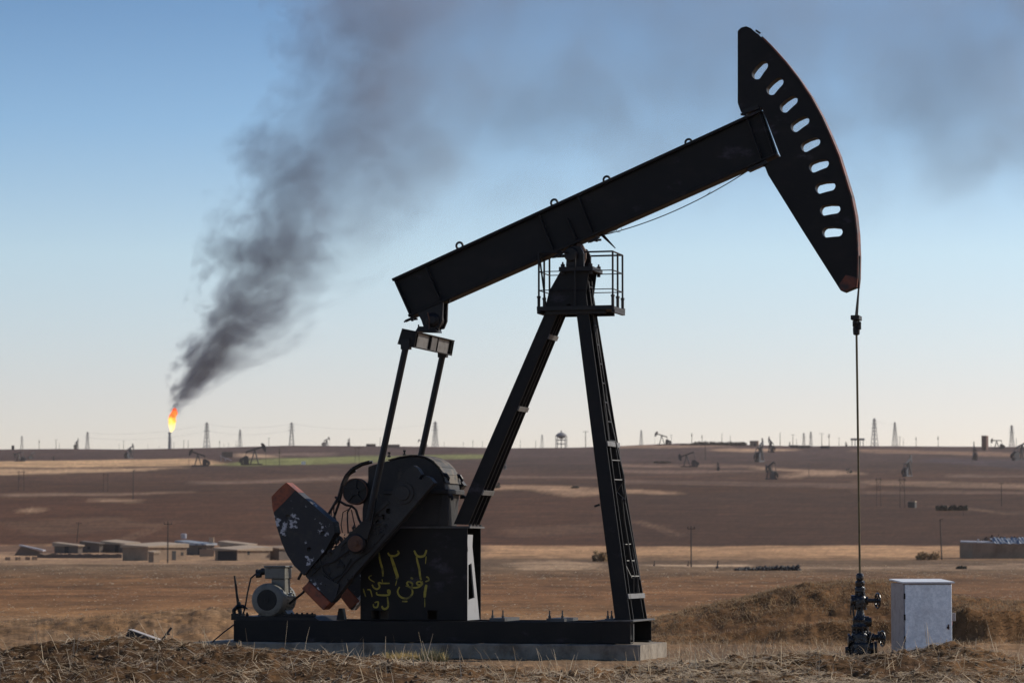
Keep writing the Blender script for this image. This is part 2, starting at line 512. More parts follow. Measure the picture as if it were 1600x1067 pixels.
K_ALB = 1.15
def S(r, g, b):
    return np.array(srgb(r, g, b)) * K_ALB * np.array((1.04, .965, .89))
bands = [(690, (72, 56, 54)), (712, (72, 56, 52)), (730, (65, 48, 40)), (745, (77, 55, 42)), (760, (67, 46, 31)), (790, (76, 50, 33)),
         (830, (80, 54, 36)), (851, (78, 52, 35)), (853, (164, 131, 98)), (868, (156, 124, 92)), (876, (100, 81, 62)), (890, (106, 87, 66)),
         (905, (108, 80, 53)), (930, (112, 81, 53)), (960, (122, 92, 61)), (975, (124, 94, 63))]
jit = (fbm(PX * 0.012, PY * 0.15, 4, 31) - 0.5) * 3.2
PYj = PY + jit
C = np.zeros(PX.shape + (3,))
bx = [b[0] for b in bands]
bc = np.array([S(*b[1]) for b in bands])
for k in range(3):
    C[..., k] = np.interp(PYj, bx, bc[:, k])
def poly(pts, c, a=1.0):
    pts = np.array(pts, float)
    cov = np.zeros(PX.shape)
    xw = PX + (fbm(PX * .05, PY * .3, 2, 77) - .5) * 14
    for ox, oy in ((-9, -1.1), (7, -.5), (-4, .1), (10, .7), (0, 1.3), (-13, .4)):
        inside = np.zeros(PX.shape, bool)
        x, y = xw + ox, PYj + oy * .9
        j = len(pts) - 1
        for i in range(len(pts)):
            xi, yi = pts[i]; xj, yj = pts[j]
            inside ^= ((yi > y) != (yj > y)) & (x < (xj - xi) * (y - yi) / (yj - yi + 1e-9) + xi)
            j = i
        cov += inside / 6.0
    cov *= (YY > 70) * a
    # ragged, partly worn patches
    cov *= .72 + .5 * fbm(PX * .03, PY * .8, 3, 71)
    C[:] = C * (1 - np.clip(cov, 0, 1)[..., None]) + S(*c) * np.clip(cov, 0, 1)[..., None]
poly([(-700, 853), (450, 853), (450, 866), (-700, 868)], (98, 76, 62))
poly([(-700, 866), (300, 862), (470, 866), (470, 878), (250, 883), (-700, 878)], (150, 124, 98), .8)
poly([(450, 853), (760, 853), (760, 862), (450, 858)], (110, 88, 70))
poly([(790, 880), (860, 876), (945, 880), (930, 889), (820, 892)], (158, 134, 108), .8)
poly([(1005, 881), (1165, 880), (1165, 885), (1005, 884)], (172, 148, 122))
poly([(1220, 886), (1700, 880), (2400, 880), (2400, 884), (1400, 891), (1220, 890)], (140, 118, 96), .7)
poly([(-700, 721), (0, 721), (150, 719), (300, 715.5), (340, 719), (345, 727), (200, 729), (0, 732), (-700, 734)], (186, 154, 118))
poly([(-700, 735), (0, 734), (200, 731.5), (305, 730), (200, 737), (0, 741), (-700, 743)], (170, 142, 112))
poly([(330, 727), (420, 716), (500, 714.5), (600, 712), (770, 710), (770, 716), (600, 720.5), (480, 724.5), (380, 728.5)], (112, 116, 70))
poly([(365, 709), (425, 711), (430, 715), (370, 715)], (165, 140, 115))
poly([(430, 708), (520, 708), (510, 712), (430, 711)], (120, 100, 90))
poly([(300, 752), (480, 747), (620, 742), (620, 746), (480, 752), (300, 757)], (122, 100, 84), .8)
poly([(0, 772), (200, 770), (300, 767), (300, 769), (200, 774), (0, 777)], (128, 106, 88), .8)
poly([(150, 779), (220, 781), (215, 786), (150, 784)], (140, 115, 92), .9)
poly([(35, 797), (62, 792), (66, 797), (38, 802)], (160, 132, 105), .9)
poly([(760, 758), (830, 759), (990, 764), (1062, 768), (1062, 772), (960, 770), (890, 776), (870, 772), (820, 764), (760, 765)], (152, 124, 98), .85)
poly([(770, 742), (960, 745), (960, 748), (770, 746)], (125, 102, 86), .8)
poly([(955, 697.5), (1000, 695), (1140, 696.5), (1140, 699), (1000, 701), (955, 701)], (150, 125, 104), .8)
poly([(1110, 702), (1180, 700), (1240, 701), (1240, 704), (1160, 706), (1110, 706)], (156, 130, 106), .85)
poly([(960, 725), (1200, 728), (1200, 731), (960, 729)], (126, 102, 86), .8)
poly([(960, 733), (1190, 736), (1190, 740), (960, 738)], (118, 96, 82), .7)
poly([(1180, 729), (1250, 734), (1345, 738), (1345, 742), (1260, 744), (1240, 748), (1210, 745), (1250, 739), (1180, 734)], (154, 128, 104), .8)
poly([(960, 750), (1350, 757), (1350, 764), (960, 756)], (112, 91, 78), .6)
poly([(1330, 702), (1500, 704), (1600, 708), (2300, 712), (2300, 716), (1500, 712), (1330, 707)], (136, 110, 90), .8)
poly([(1440, 717), (1700, 720), (2300, 720), (2300, 734), (1600, 733), (1440, 722)], (70, 61, 65), .8)
poly([(1480, 741), (1600, 744), (2300, 748), (2300, 752), (1480, 746)], (118, 98, 84), .7)
poly([(1340, 751), (1600, 755), (2300, 758), (2300, 762), (1600, 765), (1340, 757)], (134, 110, 90), .7)
poly([(1340, 766), (1600, 768), (2300, 772), (2300, 779), (1340, 772)], (108, 88, 75), .6)
poly([(1550, 800), (1700, 796), (2300, 800), (2300, 806), (1560, 804)], (132, 108, 88), .8)
poly([(960, 772), (1340, 770), (2300, 780), (2300, 852), (960, 852)], (62, 44, 32), .75)
poly([(720, 795), (960, 790), (960, 850), (760, 850)], (70, 48, 33), .6)
for tr in ([(985, 812), (1030, 822), (1062, 836), (1058, 838), (1024, 825), (985, 815)], [(190, 842), (235, 826), (270, 812), (274, 813), (240, 828), (196, 845)],
           [(1460, 790), (1500, 792), (1560, 800), (1560, 802), (1498, 795), (1460, 792)], [(420, 838), (560, 834), (640, 842), (640, 844), (560, 837), (420, 841)]):
    poly(tr, (120, 96, 76), .8)
poly([(780, 826), (940, 815), (950, 830), (800, 840)], (104, 80, 62), .5)
poly([(430, 800), (700, 790), (720, 806), (450, 818)], (92, 70, 54), .5)
poly([(0, 815), (180, 806), (260, 822), (60, 838)], (96, 74, 56), .5)
# near yard
dist_n = sstep(90, 70, YY)
soil = S(114, 86, 56); gold = S(124, 92, 60); dark = S(80, 60, 40); dusty = S(134, 112, 88)
n1 = fbm(XX * 1.3, YY * 1.3, 4, 41)[..., None]
nearc = soil * (1 - n1) + dusty * n1
yard = np.exp(-((YY - 49.5) / 4.5) ** 2)[..., None]
nearc = nearc * (1 - yard) + (dusty * 0.75) * yard
bermw = (sstep(56.5, 58, YY) * sstep(74, 66, YY) * sstep(.02, .06, TT))[..., None]
nearc = nearc * (1 - bermw) + (gold * .70) * bermw
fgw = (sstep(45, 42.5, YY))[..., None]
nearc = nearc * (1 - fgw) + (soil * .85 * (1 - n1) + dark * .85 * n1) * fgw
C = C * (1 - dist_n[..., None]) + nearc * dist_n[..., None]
mott = fbm(XX / np.maximum(YY, 40) * 90, YY / np.maximum(YY, 40) * 0 + PY * .55, 4, 51)
mott2 = fbm(XX * .12, YY * .05, 4, 55)
streak = fbm(XX / np.maximum(YY, 40) * 60, PY * .9, 3, 58)
grain = fbm(PX * .35, PY * 1.1, 2, 59)
clump = fbm(XX * .55, YY * .10, 4, 60)
cl_w = (sstep(66, 80, YY) * sstep(900, 250, YY))[..., None]
C = C * (1 - cl_w + cl_w * (.45 + 1.1 * clump[..., None]))
C = C * (0.62 + 0.76 * mott[..., None]) * (0.85 + 0.30 * mott2[..., None]) * (.87 + .26 * streak[..., None]) * (.70 + .60 * grain[..., None])
fur = np.sin(PYj * 1.5 + 6 * fbm(PX * .004, PY * .05, 2, 66)) * sstep(716, 760, PY) * (YY > 400)
C = C * (1 + .085 * fur[..., None])
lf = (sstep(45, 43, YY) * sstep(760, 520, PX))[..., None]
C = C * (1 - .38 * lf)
C = np.clip(C, 0.005, 0.9)

nr, nc_ = XX.shape
me = bpy.data.meshes.new('ground')
vv = np.stack([XX, YY, ZZ], -1).reshape(-1, 3)
ii = np.arange(nr * nc_).reshape(nr, nc_)
ff = np.stack([ii[:-1, :-1], ii[:-1, 1:], ii[1:, 1:], ii[1:, :-1]], -1).reshape(-1, 4)
me.vertices.add(len(vv)); me.vertices.foreach_set('co', vv.ravel())
me.loops.add(ff.size); me.loops.foreach_set('vertex_index', ff.ravel().astype(np.int32))
me.polygons.add(len(ff))
me.polygons.foreach_set('loop_start', np.arange(0, ff.size, 4, dtype=np.int32))
me.polygons.foreach_set('loop_total', np.full(len(ff), 4, dtype=np.int32))
me.update(calc_edges=True)
me.polygons.foreach_set('use_smooth', np.ones(len(ff), bool))
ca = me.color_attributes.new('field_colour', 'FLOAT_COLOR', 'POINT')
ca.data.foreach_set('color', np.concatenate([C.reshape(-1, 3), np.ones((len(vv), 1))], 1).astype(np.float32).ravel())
gm, nt, b = new_mat('soil_and_fields')
N, L = nt.nodes, nt.links
at = N.new('ShaderNodeAttribute'); at.attribute_name = 'field_colour'
tc = N.new('ShaderNodeTexCoord')
n1_ = N.new('ShaderNodeTexNoise'); n1_.inputs['Scale'].default_value = 7; n1_.inputs['Detail'].default_value = 8; n1_.inputs['Roughness'].default_value = .7
L.new(tc.outputs['Object'], n1_.inputs['Vector'])
mr = N.new('ShaderNodeMapRange'); mr.inputs['From Min'].default_value = .3; mr.inputs['From Max'].default_value = .7
mr.inputs['To Min'].default_value = .6; mr.inputs['To Max'].default_value = 1.4
L.new(n1_.outputs['Fac'], mr.inputs['Value'])
mx = N.new('ShaderNodeMix'); mx.data_type = 'RGBA'; mx.blend_type = 'MULTIPLY'; mx.inputs['Factor'].default_value = 1
L.new(at.outputs['Color'], mx.inputs[6]); L.new(mr.outputs[0], mx.inputs[7])
L.new(mx.outputs[2], b.inputs['Base Color'])
b.inputs['Roughness'].default_value = .95
b.inputs['Specular IOR Level'].default_value = .1
bp = N.new('ShaderNodeBump'); bp.inputs['Strength'].default_value = .6; bp.inputs['Distance'].default_value = .04
L.new(n1_.outputs['Fac'], bp.inputs['Height']); L.new(bp.outputs[0], b.inputs['Normal'])
me.materials.append(gm)
ground = bpy.data.objects.new('ground', me)
col.objects.link(ground)
tag(ground, 'dry brown ploughed land rising to a long flat skyline', 'ground', kind='structure')
# ------------------------------------------------------------------ haze
hz = MB()
hz.hexa([(-1300, -60, -3), (1300, -60, -3), (1300, -60, 150), (-1300, -60, 150)], (0, 0, 0), (0, 2555, 0))
hm = bpy.data.materials.new('hazy_air'); hm.use_nodes = True
nt = hm.node_tree; nt.nodes.remove(nt.nodes['Principled BSDF'])
pv = nt.nodes.new('ShaderNodeVolumePrincipled')
pv.inputs['Color'].default_value = (1.0, 0.89, 0.79, 1)
pv.inputs['Density'].default_value = 4.2e-5
pv.inputs['Anisotropy'].default_value = 0.2
nt.links.new(pv.outputs[0], nt.nodes['Material Output'].inputs['Volume'])
haze = hz.build('haze', hm)
tag(haze, 'thin pale haze over the far fields', 'haze', kind='stuff')

# ------------------------------------------------------------------ smoke from the flare, drifting to the right
SY = 2590.0
MPP = SY / F_PX               # metres per photo pixel out there
def smoke_pt(px, py):
    p = wp(px, py, SY)
    return p.x, p.z
z0 = smoke_pt(268, 648)[1]
z1 = smoke_pt(268, -70)[1]
spine = [(648, 271, 7), (625, 283, 15), (600, 303, 29), (560, 340, 47), (520, 368, 59), (480, 392, 70), (430, 416, 84), (380, 436, 94), (330, 462, 106),
         (290, 480, 112), (240, 504, 120), (200, 528, 118), (150, 558, 115), (100, 582, 126), (50, 592, 142), (0, 608, 158), (-70, 630, 180)]
class VolMat:
    """node helper for the two smoke materials"""
    def __init__(s, name):
        s.m = bpy.data.materials.new(name); s.m.use_nodes = True
        s.nt = s.m.node_tree; s.N, s.L = s.nt.nodes, s.nt.links
        s.N.remove(s.N['Principled BSDF'])
        s.co = s.N.new('ShaderNodeTexCoord').outputs['Object']
    def math(s, op, a, b_=None, c=None):
        n = s.N.new('ShaderNodeMath'); n.operation = op
        for i, v in enumerate((a, b_, c)):
            if v is None: continue
            if isinstance(v, (int, float)): n.inputs[i].default_value = v
            else: s.L.new(v, n.inputs[i])
        return n.outputs[0]
    def mr(s, v, a, b_, c=0.0, d=1.0, smooth=True):
        n = s.N.new('ShaderNodeMapRange')
        n.interpolation_type = 'SMOOTHSTEP' if smooth else 'LINEAR'
        for i, q in zip(('From Min', 'From Max', 'To Min', 'To Max'), (a, b_, c, d)):
            n.inputs[i].default_value = q
        s.L.new(v, n.inputs['Value'])
        return n.outputs[0]
    def noise(s, vec, scale, detail, rough=.6):
        n = s.N.new('ShaderNodeTexNoise')
        n.inputs['Scale'].default_value = scale; n.inputs['Detail'].default_value = detail; n.inputs['Roughness'].default_value = rough
        s.L.new(vec, n.inputs['Vector'])
        return n
    def warp(s, scale, amp, fac=None):
        w = s.noise(s.co, scale, 2, .5)
        v = s.N.new('ShaderNodeVectorMath'); v.operation = 'SUBTRACT'; v.inputs[1].default_value = (.5, .5, .5)
        s.L.new(w.outputs['Color'], v.inputs[0])
        k = s.N.new('ShaderNodeVectorMath'); k.operation = 'SCALE'; s.L.new(v.outputs[0], k.inputs[0])
        if fac is None: k.inputs['Scale'].default_value = amp
        else: s.L.new(s.math('MULTIPLY', fac, amp), k.inputs['Scale'])
        a_ = s.N.new('ShaderNodeVectorMath'); a_.operation = 'ADD'
        s.L.new(s.co, a_.inputs[0]); s.L.new(k.outputs[0], a_.inputs[1])
        return a_.outputs[0]
    def sep(s, v):
        n = s.N.new('ShaderNodeSeparateXYZ'); s.L.new(v, n.inputs[0]); return n.outputs
    def curve(s, pts, v):
        n = s.N.new('ShaderNodeFloatCurve')
        cu = n.mapping.curves[0]; pts = sorted(pts)
        cu.points[0].location = pts[0]; cu.points[1].location = pts[-1]
        for p in pts[1:-1]: cu.points.new(*p)
        for p in cu.points: p.handle_type = 'VECTOR'
        n.mapping.update(); s.L.new(v, n.inputs['Value'])
        return n.outputs[0]
    def finish(s, dens, colour, aniso, step):
        pv = s.N.new('ShaderNodeVolumePrincipled')
        pv.inputs['Color'].default_value = (*colour, 1); pv.inputs['Anisotropy'].default_value = aniso
        s.L.new(dens, pv.inputs['Density']); s.L.new(pv.outputs[0], s.N['Material Output'].inputs['Volume'])
        s.m.cycles.volume_step_rate = step
        return s.m
nz = lambda y_: (smoke_pt(0, y_)[1] - z0) / (z1 - z0)
xs = [smoke_pt(c_, y_)[0] for y_, c_, w_ in spine]
xmin, xmax = min(xs) - 5, max(xs) + 5
v = VolMat('dark_smoke')
hf_ = v.mr(v.sep(v.co)[2], z0, z0 + 150, .12, 1.5, False)
wc = v.warp(.024, 40, hf_)
X_, Y_, Z_ = v.sep(wc)
s01 = v.mr(Z_, z0, z1, 0, 1, False)
cxn = v.math('MULTIPLY_ADD', v.curve([(nz(y_), (smoke_pt(c_, y_)[0] - xmin) / (xmax - xmin)) for y_, c_, w_ in spine], s01), xmax - xmin, xmin)
rn = v.math('MULTIPLY', v.curve([(nz(y_), w_ * MPP / 100) for y_, c_, w_ in spine], s01), 100.0)
dx = v.math('DIVIDE', v.math('SUBTRACT', X_, cxn), rn)
dx = v.math('ADD', v.math('MINIMUM', dx, 0.0), v.math('MULTIPLY', v.math('MAXIMUM', dx, 0.0), .62))
dy = v.math('DIVIDE', v.math('SUBTRACT', Y_, SY), v.math('MULTIPLY', rn, .72))
rr = v.math('SQRT', v.math('ADD', v.math('MULTIPLY', dx, dx), v.math('MULTIPLY', dy, dy)))
# puffs that grow with the column: coordinates measured in column radii
cum, acc = [], 0.0
zsp = sorted((smoke_pt(c_, y_)[1], w_ * MPP) for y_, c_, w_ in spine)
for i, (z_, w_) in enumerate(zsp):
    if i: acc += (z_ - zsp[i - 1][0]) / ((w_ + zsp[i - 1][1]) / 2)
    cum.append(((z_ - z0) / (z1 - z0), acc))
wn_ = v.math('MULTIPLY', v.curve([(a_, b_ / acc) for a_, b_ in cum], s01), acc)
cb_ = v.N.new('ShaderNodeCombineXYZ')
v.L.new(dx, cb_.inputs[0]); v.L.new(dy, cb_.inputs[1]); v.L.new(wn_, cb_.inputs[2])
puff = v.noise(cb_.outputs[0], 1.4, 7, .62)
body = v.math('ADD', v.math('SUBTRACT', 1.06, rr), v.math('MULTIPLY', v.math('SUBTRACT', puff.outputs['Fac'], .5), 4.9))
cd_ = v.math('MULTIPLY', v.mr(body, .03, .19), v.mr(body, .1, 1.3, .38, 1.25))
cd_ = v.math('MULTIPLY', cd_, v.mr(dx, -.15, .85, 1.0, .28))
cd_ = v.math('MULTIPLY', cd_, v.curve([(0, .20), (.08, .19), (.16, .105), (.28, .046), (.42, .026), (.6, .0165), (.8, .0135), (1.0, .0125)], s01))
sm = v.finish(cd_, (.34, .38, .49), .3, .25)
outline = [(262, 650), (258, 625), (256, 590), (262, 545), (276, 490), (292, 430), (312, 350), (322, 290), (345, 215), (390, 150), (410, 90), (405, 20), (395, -60),
           (850, -60), (820, 20), (790, 90), (770, 150), (745, 220), (700, 290), (660, 350), (600, 430), (540, 500), (470, 560), (400, 610), (330, 640), (284, 652)]
sb = MB()
sb.prism([[(smoke_pt(*q)[0], 0, smoke_pt(*q)[1]) for q in outline]], SY - 62, SY + 62)
smoke = sb.build('smoke_plume', sm)
tag(smoke, 'dark grey smoke column rolling up from the burning flare', 'smoke')

# thin smoke that has drifted off to the right, above a ragged lower edge
DY = SY + 150
dm = DY / F_PX
def dr_pt(px, py):
    p = wp(px, py, DY); return p.x, p.z
d = VolMat('drifting_smoke')
wc = d.warp(.010, 60)
X_, Y_, Z_ = d.sep(wc)
xa, xb = dr_pt(450, 300)[0], dr_pt(1750, 300)[0]
za, zb_ = dr_pt(800, 560)[1], dr_pt(800, -70)[1]
s01 = d.mr(Z_, za, zb_, 0, 1, False)
sx01 = d.mr(X_, xa, xb, 0, 1, False)
low = d.curve([((dr_pt(a_, b_)[0] - xa) / (xb - xa), (dr_pt(a_, b_)[1] - za) / (zb_ - za)) for a_, b_ in
               ((450, 500), (560, 430), (640, 400), (760, 330), (900, 325), (1050, 320), (1250, 300), (1450, 320), (1750, 330))], sx01)
big = d.noise(wc, .0125, 5, .58)
edge = d.math('ADD', d.math('SUBTRACT', s01, low), d.math('MULTIPLY', d.math('SUBTRACT', big.outputs['Fac'], .5), .55))
den = d.math('MULTIPLY', d.mr(edge, -.06, .30), d.mr(big.outputs['Fac'], .36, .64, .38, 1.0))
den = d.math('MULTIPLY', den, d.curve([(0, 0), (.04, .2), (.10, .8), (.2, .9), (.42, .74), (.62, .72), (.78, .85), (1, 1)], sx01))
den = d.math('MULTIPLY', d.math('MULTIPLY', den, d.mr(d.math('ABSOLUTE', d.math('SUBTRACT', Y_, DY)), 20, 62, 1, 0)), .0125)
dmm = d.finish(den, (.43, .465, .515), .25, .8)
outl = [(470, -60), (1760, -60), (1760, 420), (1650, 430), (1350, 420), (1120, 400), (950, 410), (800, 420), (690, 450), (610, 510), (540, 540), (500, 470), (480, 300)]
sb = MB()
sb.prism([[(dr_pt(*q)[0], 0, dr_pt(*q)[1]) for q in outl]], DY - 65, DY + 65)
drift = sb.build('drifting_smoke', dmm)
tag(drift, 'thin grey veil of smoke drifting right across the upper sky', 'smoke', kind='stuff')
# ------------------------------------------------------------------ concrete pad
slab = MB()
VS = .95
q = [P(330, 1004.5, -VS), P(1000.6, 1004.5, -VS)]
zt = (q[0].z + q[1].z) / 2
PAD_TOP = zt
nseg = 46
top_n, bot_n = [], []
rs = random.Random(3)
ulist = [q[0].x - .3 + (q[1].x - q[0].x + .3) * i / nseg for i in range(nseg + 1)]
vs, fs = [], []
vlist = [-VS + 2 * VS * j / 10 for j in range(11)]
for k, zz in enumerate((-.25, .02, zt - .02, zt)):
    ins = .018 if k == 3 else 0
    for u in ulist:
        for v in (-VS, VS):
            e = rs.uniform(-.012, .012) if k in (1, 2) else 0
            vs.append((u, v + (e + ins if v < 0 else e - ins), zz + (rs.uniform(-.008, .004) if k >= 2 else 0)))
n_ = len(ulist)
idx = lambda k, i, s_: k * n_ * 2 + i * 2 + s_
for k in range(3):
    for i in range(n_ - 1):
        fs.append((idx(k, i, 0), idx(k, i + 1, 0), idx(k + 1, i + 1, 0), idx(k + 1, i, 0)))
        fs.append((idx(k, i, 1), idx(k, i + 1, 1), idx(k + 1, i + 1, 1), idx(k + 1, i, 1)))
    for i in (0, n_ - 1):
        fs.append((idx(k, i, 0), idx(k, i, 1), idx(k + 1, i, 1), idx(k + 1, i, 0)))
for i in range(n_ - 1):
    fs.append((idx(3, i, 0), idx(3, i + 1, 0), idx(3, i + 1, 1), idx(3, i, 1)))
slab.add(vs, fs)
pad = slab.build('concrete_pad', M['concrete'])
pad.location = PUMP_O; pad.rotation_euler = (0, 0, -YAW)
tag(pad, 'long low rough concrete pad under the big black pumpjack', 'concrete pad')

# ------------------------------------------------------------------ the big pumpjack (local u along it, v across it away from the camera)
pj = empty('pumpjack', PUMP_O, 'big black pumpjack in the foreground with yellow writing on its gearbox stand', 'pumpjack', -YAW)
pj.location = PUMP_O
def poly_uz(pts, v):
    return [P(a, b, v) for a, b in pts]
def mirror(q):
    return [Vector((p.x, -p.y, p.z)) for p in q]

# skid
W = .75
a, b = P(365, 970, -W), P(985, 970, -W)
zb = PAD_TOP + .004
zt = (a.z + b.z) / 2
u0, u1 = a.x, b.x
s = MB()
for sg in (-1, 1):
    s.hexa([(u0, sg * W, zb), (u1, sg * W, zb), (u1, sg * W, zt), (u0, sg * W, zt)], (0, 0, 0), (0, -sg * .02, 0))
    for zz in (zb, zt - .02):
        s.hexa([(u0, sg * W - sg * .021, zz), (u1, sg * W - sg * .021, zz), (u1, sg * W - sg * .021, zz + .02), (u0, sg * W - sg * .021, zz + .02)], (0, 0, 0), (0, -sg * .17, 0))
    for px in (455, 600, 700, 780, 862, 935):
        u = P(px, 980, -W).x
        s.hexa([(u, sg * W - sg * .021, zb + .021), (u + .02, sg * W - sg * .021, zb + .021), (u + .02, sg * W - sg * .021, zt - .021), (u, sg * W - sg * .021, zt - .021)], (0, 0, 0), (0, -sg * .16, 0))
for k in range(6):
    u = u0 + .03 + (u1 - u0 - .40) * k / 5
    s.hexa([(u, -W + .2, zb + .03), (u + .14, -W + .2, zb + .03), (u + .14, -W + .2, zt - .022), (u, -W + .2, zt - .022)], (0, 0, 0), (0, 2 * W - .4, 0))
# thick foot block under the front legs, seen on the near face as a slightly proud plate
s.hexa([(P(940, 980, -W).x, -W - .012, zb + .002), (u1 + .002, -W - .012, zb + .002), (u1 + .002, -W - .012, zt + .003), (P(940, 980, -W).x, -W - .012, zt + .003)], (0, 0, 0), (0, .0115, 0))
s.build('skid', M['steel'], pj, bevel=.006)
ep = MB()
ep.hexa([(u1 - .55, -W - .02, zt + .0035), (u1 + .05, -W - .02, zt + .0035), (u1 + .05, -W - .02, zt + .030), (u1 - .55, -W - .02, zt + .030)], (0, 0, 0), (0, 2 * W + .04, 0))
ep.hexa([(u1 - .02, -W + .21, zb + .025), (u1, -W + .21, zb + .025), (u1, -W + .21, zt - .025), (u1 - .02, -W + .21, zt - .025)], (0, 0, 0), (0, .05, 0))
ep.build('foot_plate', M['edge'], pj, bevel=.004)
FOOT_Z = zt + .031
# hold-down clamps on the skid
for px0, px1 in ((766, 790), (855, 883), (946, 960)):
    c = MB()
    for sg in (-1,):
        A, B = P(px0, 966, -.55), P(px1, 966, -.55)
        c.hexa([(A.x, -.6, zt + .002), (B.x, -.6, zt + .002), (B.x, -.6, zt + .05), (A.x, -.6, zt + .05)], (0, 0, 0), (0, .9, 0))
        for u in (A.x + .03, B.x - .05):
            c.lathe((u, -.52, zt + .05), (0, 0, 1), [(0, .022), (.04, .022), (.041, .012), (.12, .011)], 8)
    c.build('clamp', M['edge'], pj)

# front (right) legs: wide-flange columns
def column(lb, rb, lt, rt, depth, name, m):
    s = MB()
    q = [lb, rb, rt, lt]
    sgn = 1 if lb.y < 0 else -1
    d = Vector((0, sgn, 0))
    s.hexa(q, (0, 0, 0), d * .028)
    s.hexa(q, d * (depth - .028), d * depth)
    ml = [lb + (rb - lb) * .40, lb + (rb - lb) * .54, lt + (rt - lt) * .54, lt + (rt - lt) * .40]
    s.hexa(ml, d * .0285, d * (depth - .0285))
    return s.build(name, m, pj, bevel=.004)
def leg_pts(pl, pr, ptl, ptr, vb, vt):
    return P(*pl, vb), P(*pr, vb), P(*ptl, vt), P(*ptr, vt)
FL = leg_pts((961, 966), (985, 966), (893, 430), (911.5, 430), -.60, -.255)
for p in FL[:2]: p.z = FOOT_Z
column(*FL, .24, 'front_leg', M['steel'])
column(*mirror(FL), .24, 'front_leg', M['steel'])
# rear (left) legs
PED_TOP = P(640, 822, -.40).z
RL = leg_pts((708.7, 819), (732, 819), (876, 432), (896, 432), -.33, -.26)
for p in RL[:2]: p.z = PED_TOP + .031
column(*RL, .22, 'rear_leg', M['steel'])
column(*mirror(RL), .22, 'rear_leg', M['steel'])
def on_leg(LG, f, side=1):
    return (LG[1] if side else LG[0]).lerp(LG[3] if side else LG[2], f)
for LG, fr in ((RL, (.12, .46, .75)), (FL, (.06, .50,))):
    for f in fr:
        p = on_leg(LG, f)
        t = (LG[3] - LG[1]).normalized()
        c = MB()
        o_ = Vector((t.z, 0, -t.x))
        c.hexa([p + o_ * .003, p + o_ * .022, p + o_ * .022 + t * .075, p + o_ * .003 + t * .075], (0, .002, 0), (0, -2 * p.y - .002, 0))
        c.build('cross_tie', M['tie'], pj)
# gusset plates joining the legs under the bearing
for sg in (-1, 1):
    g = MB()
    pts = poly_uz([(879, 418), (921, 418), (912, 487), (899, 487), (890, 474), (880, 480), (866, 487), (851, 484), (858, 455)], -.262)
    vv0 = -.268 if sg < 0 else .256
    g.prism([pts], vv0, vv0 + .012)
    g.build('gusset_plate', M['steel'], pj)

# centre bearing on top
cb = MB()
A, B = P(873, 417, -.34), P(926, 417, -.34)
zc_ = A.z
cb.hexa([(A.x, -.34, zc_ - .07), (B.x, -.34, zc_ - .07), (B.x, -.34, zc_), (A.x, -.34, zc_)], (0, 0, 0), (0, .68, 0))
for u in (A.x + .05, B.x - .05):
    for v in (-.28, .28):
        cb.lathe((u, v, zc_ - .12), (0, 0, 1), [(0, .03), (.05, .03), (.051, .018), (.12, .018), (.121, .035), (.165, .035), (.166, .015), (.20, .015)], 8)
bm_ = (A + B) / 2
cb.prism([poly_uz([(884, 416.5), (912, 416.5), (912, 396), (906, 385), (896, 384), (886, 392)], -.26)], -.26, -.20)
cb.prism([poly_uz([(884, 416.5), (912, 416.5), (912, 396), (906, 385), (896, 384), (886, 392)], -.26)], .20, .26)
cb.lathe((P(899, 400, 0).x, -.31, P(899, 400, 0).z), (0, 1, 0), [(0, .10), (.06, .12), (.1, .12), (.52, .12), (.56, .12), (.62, .10)], 20)
cb.build('centre_bearing', M['steel_plain'], pj, bevel=.006)
sd_ = MB()
sd_.prism([poly_uz([(902, 412), (911, 412), (914, 403), (914, 392), (909, 382), (903, 379)], 0)], -.12, -.05)
sd_.prism([poly_uz([(902, 412), (911, 412), (914, 403), (914, 392), (909, 382), (903, 379)], 0)], .05, .12)
sd_.build('bearing_saddle', M['rust'], pj, bevel=.01)

# walking beam
VB = .17
TL, TR, BR_, BL = (P(611.5, 435.5, -VB), P(1188.0, 170.5, -VB), P(1213.0, 242.0, -VB), P(638.5, 495.5, -VB))
s = MB()
ax = (TR - TL).normalized()
nl = (TL - BL).normalized(); nrt = (TR - BR_).normalized()
tf = .045
s.hexa([TL - nl * tf, TR - nrt * tf, TR, TL], (0, 0, 0), (0, 2 * VB, 0))
s.hexa([BL, BR_, BR_ + nrt * tf, BL + nl * tf], (0, 0, 0), (0, 2 * VB, 0))
s.hexa([BL + nl * (tf + .0005), BR_ + nrt * (tf + .0005), TR - nrt * (tf + .0005), TL - nl * (tf + .0005)], (0, VB - .085, 0), (0, VB + .085, 0))
def beam_at(f, g):      # f along, g up (0 bottom .. 1 top)
    return BL.lerp(BR_, f).lerp(TL.lerp(TR, f), g)
for f in (.004, .088, .40, .507, .96, .992):
    for v0 in (.003, VB + .0855):
        q = [beam_at(f, .07), beam_at(f + .004, .07), beam_at(f + .004, .93), beam_at(f, .93)]
        s.hexa(q, (0, v0, 0), (0, v0 + .0815, 0))
for f in (.462,):
    q = [beam_at(f, .07), beam_at(f + .005, .07), beam_at(f + .004, .60), beam_at(f, .60)]
    s.hexa(q, (0, .003, 0), (0, .08, 0))
s.build('walking_beam', M['steel'], pj, bevel=.006)
# lifting eyes along the top
for px, py in ((718, 384), (866, 317), (948, 281), (1076, 223)):
    e = MB()
    c = P(px, py, 0)
    e.torus(c, (0, 1, 0), .052, .018, 18, 8)
    e.bar(c - Vector((0, 0, .05)), c - Vector((0, 0, .10)), .07, .03)
    e.build('lifting_eye', M['steel_plain'], pj, smooth=True)
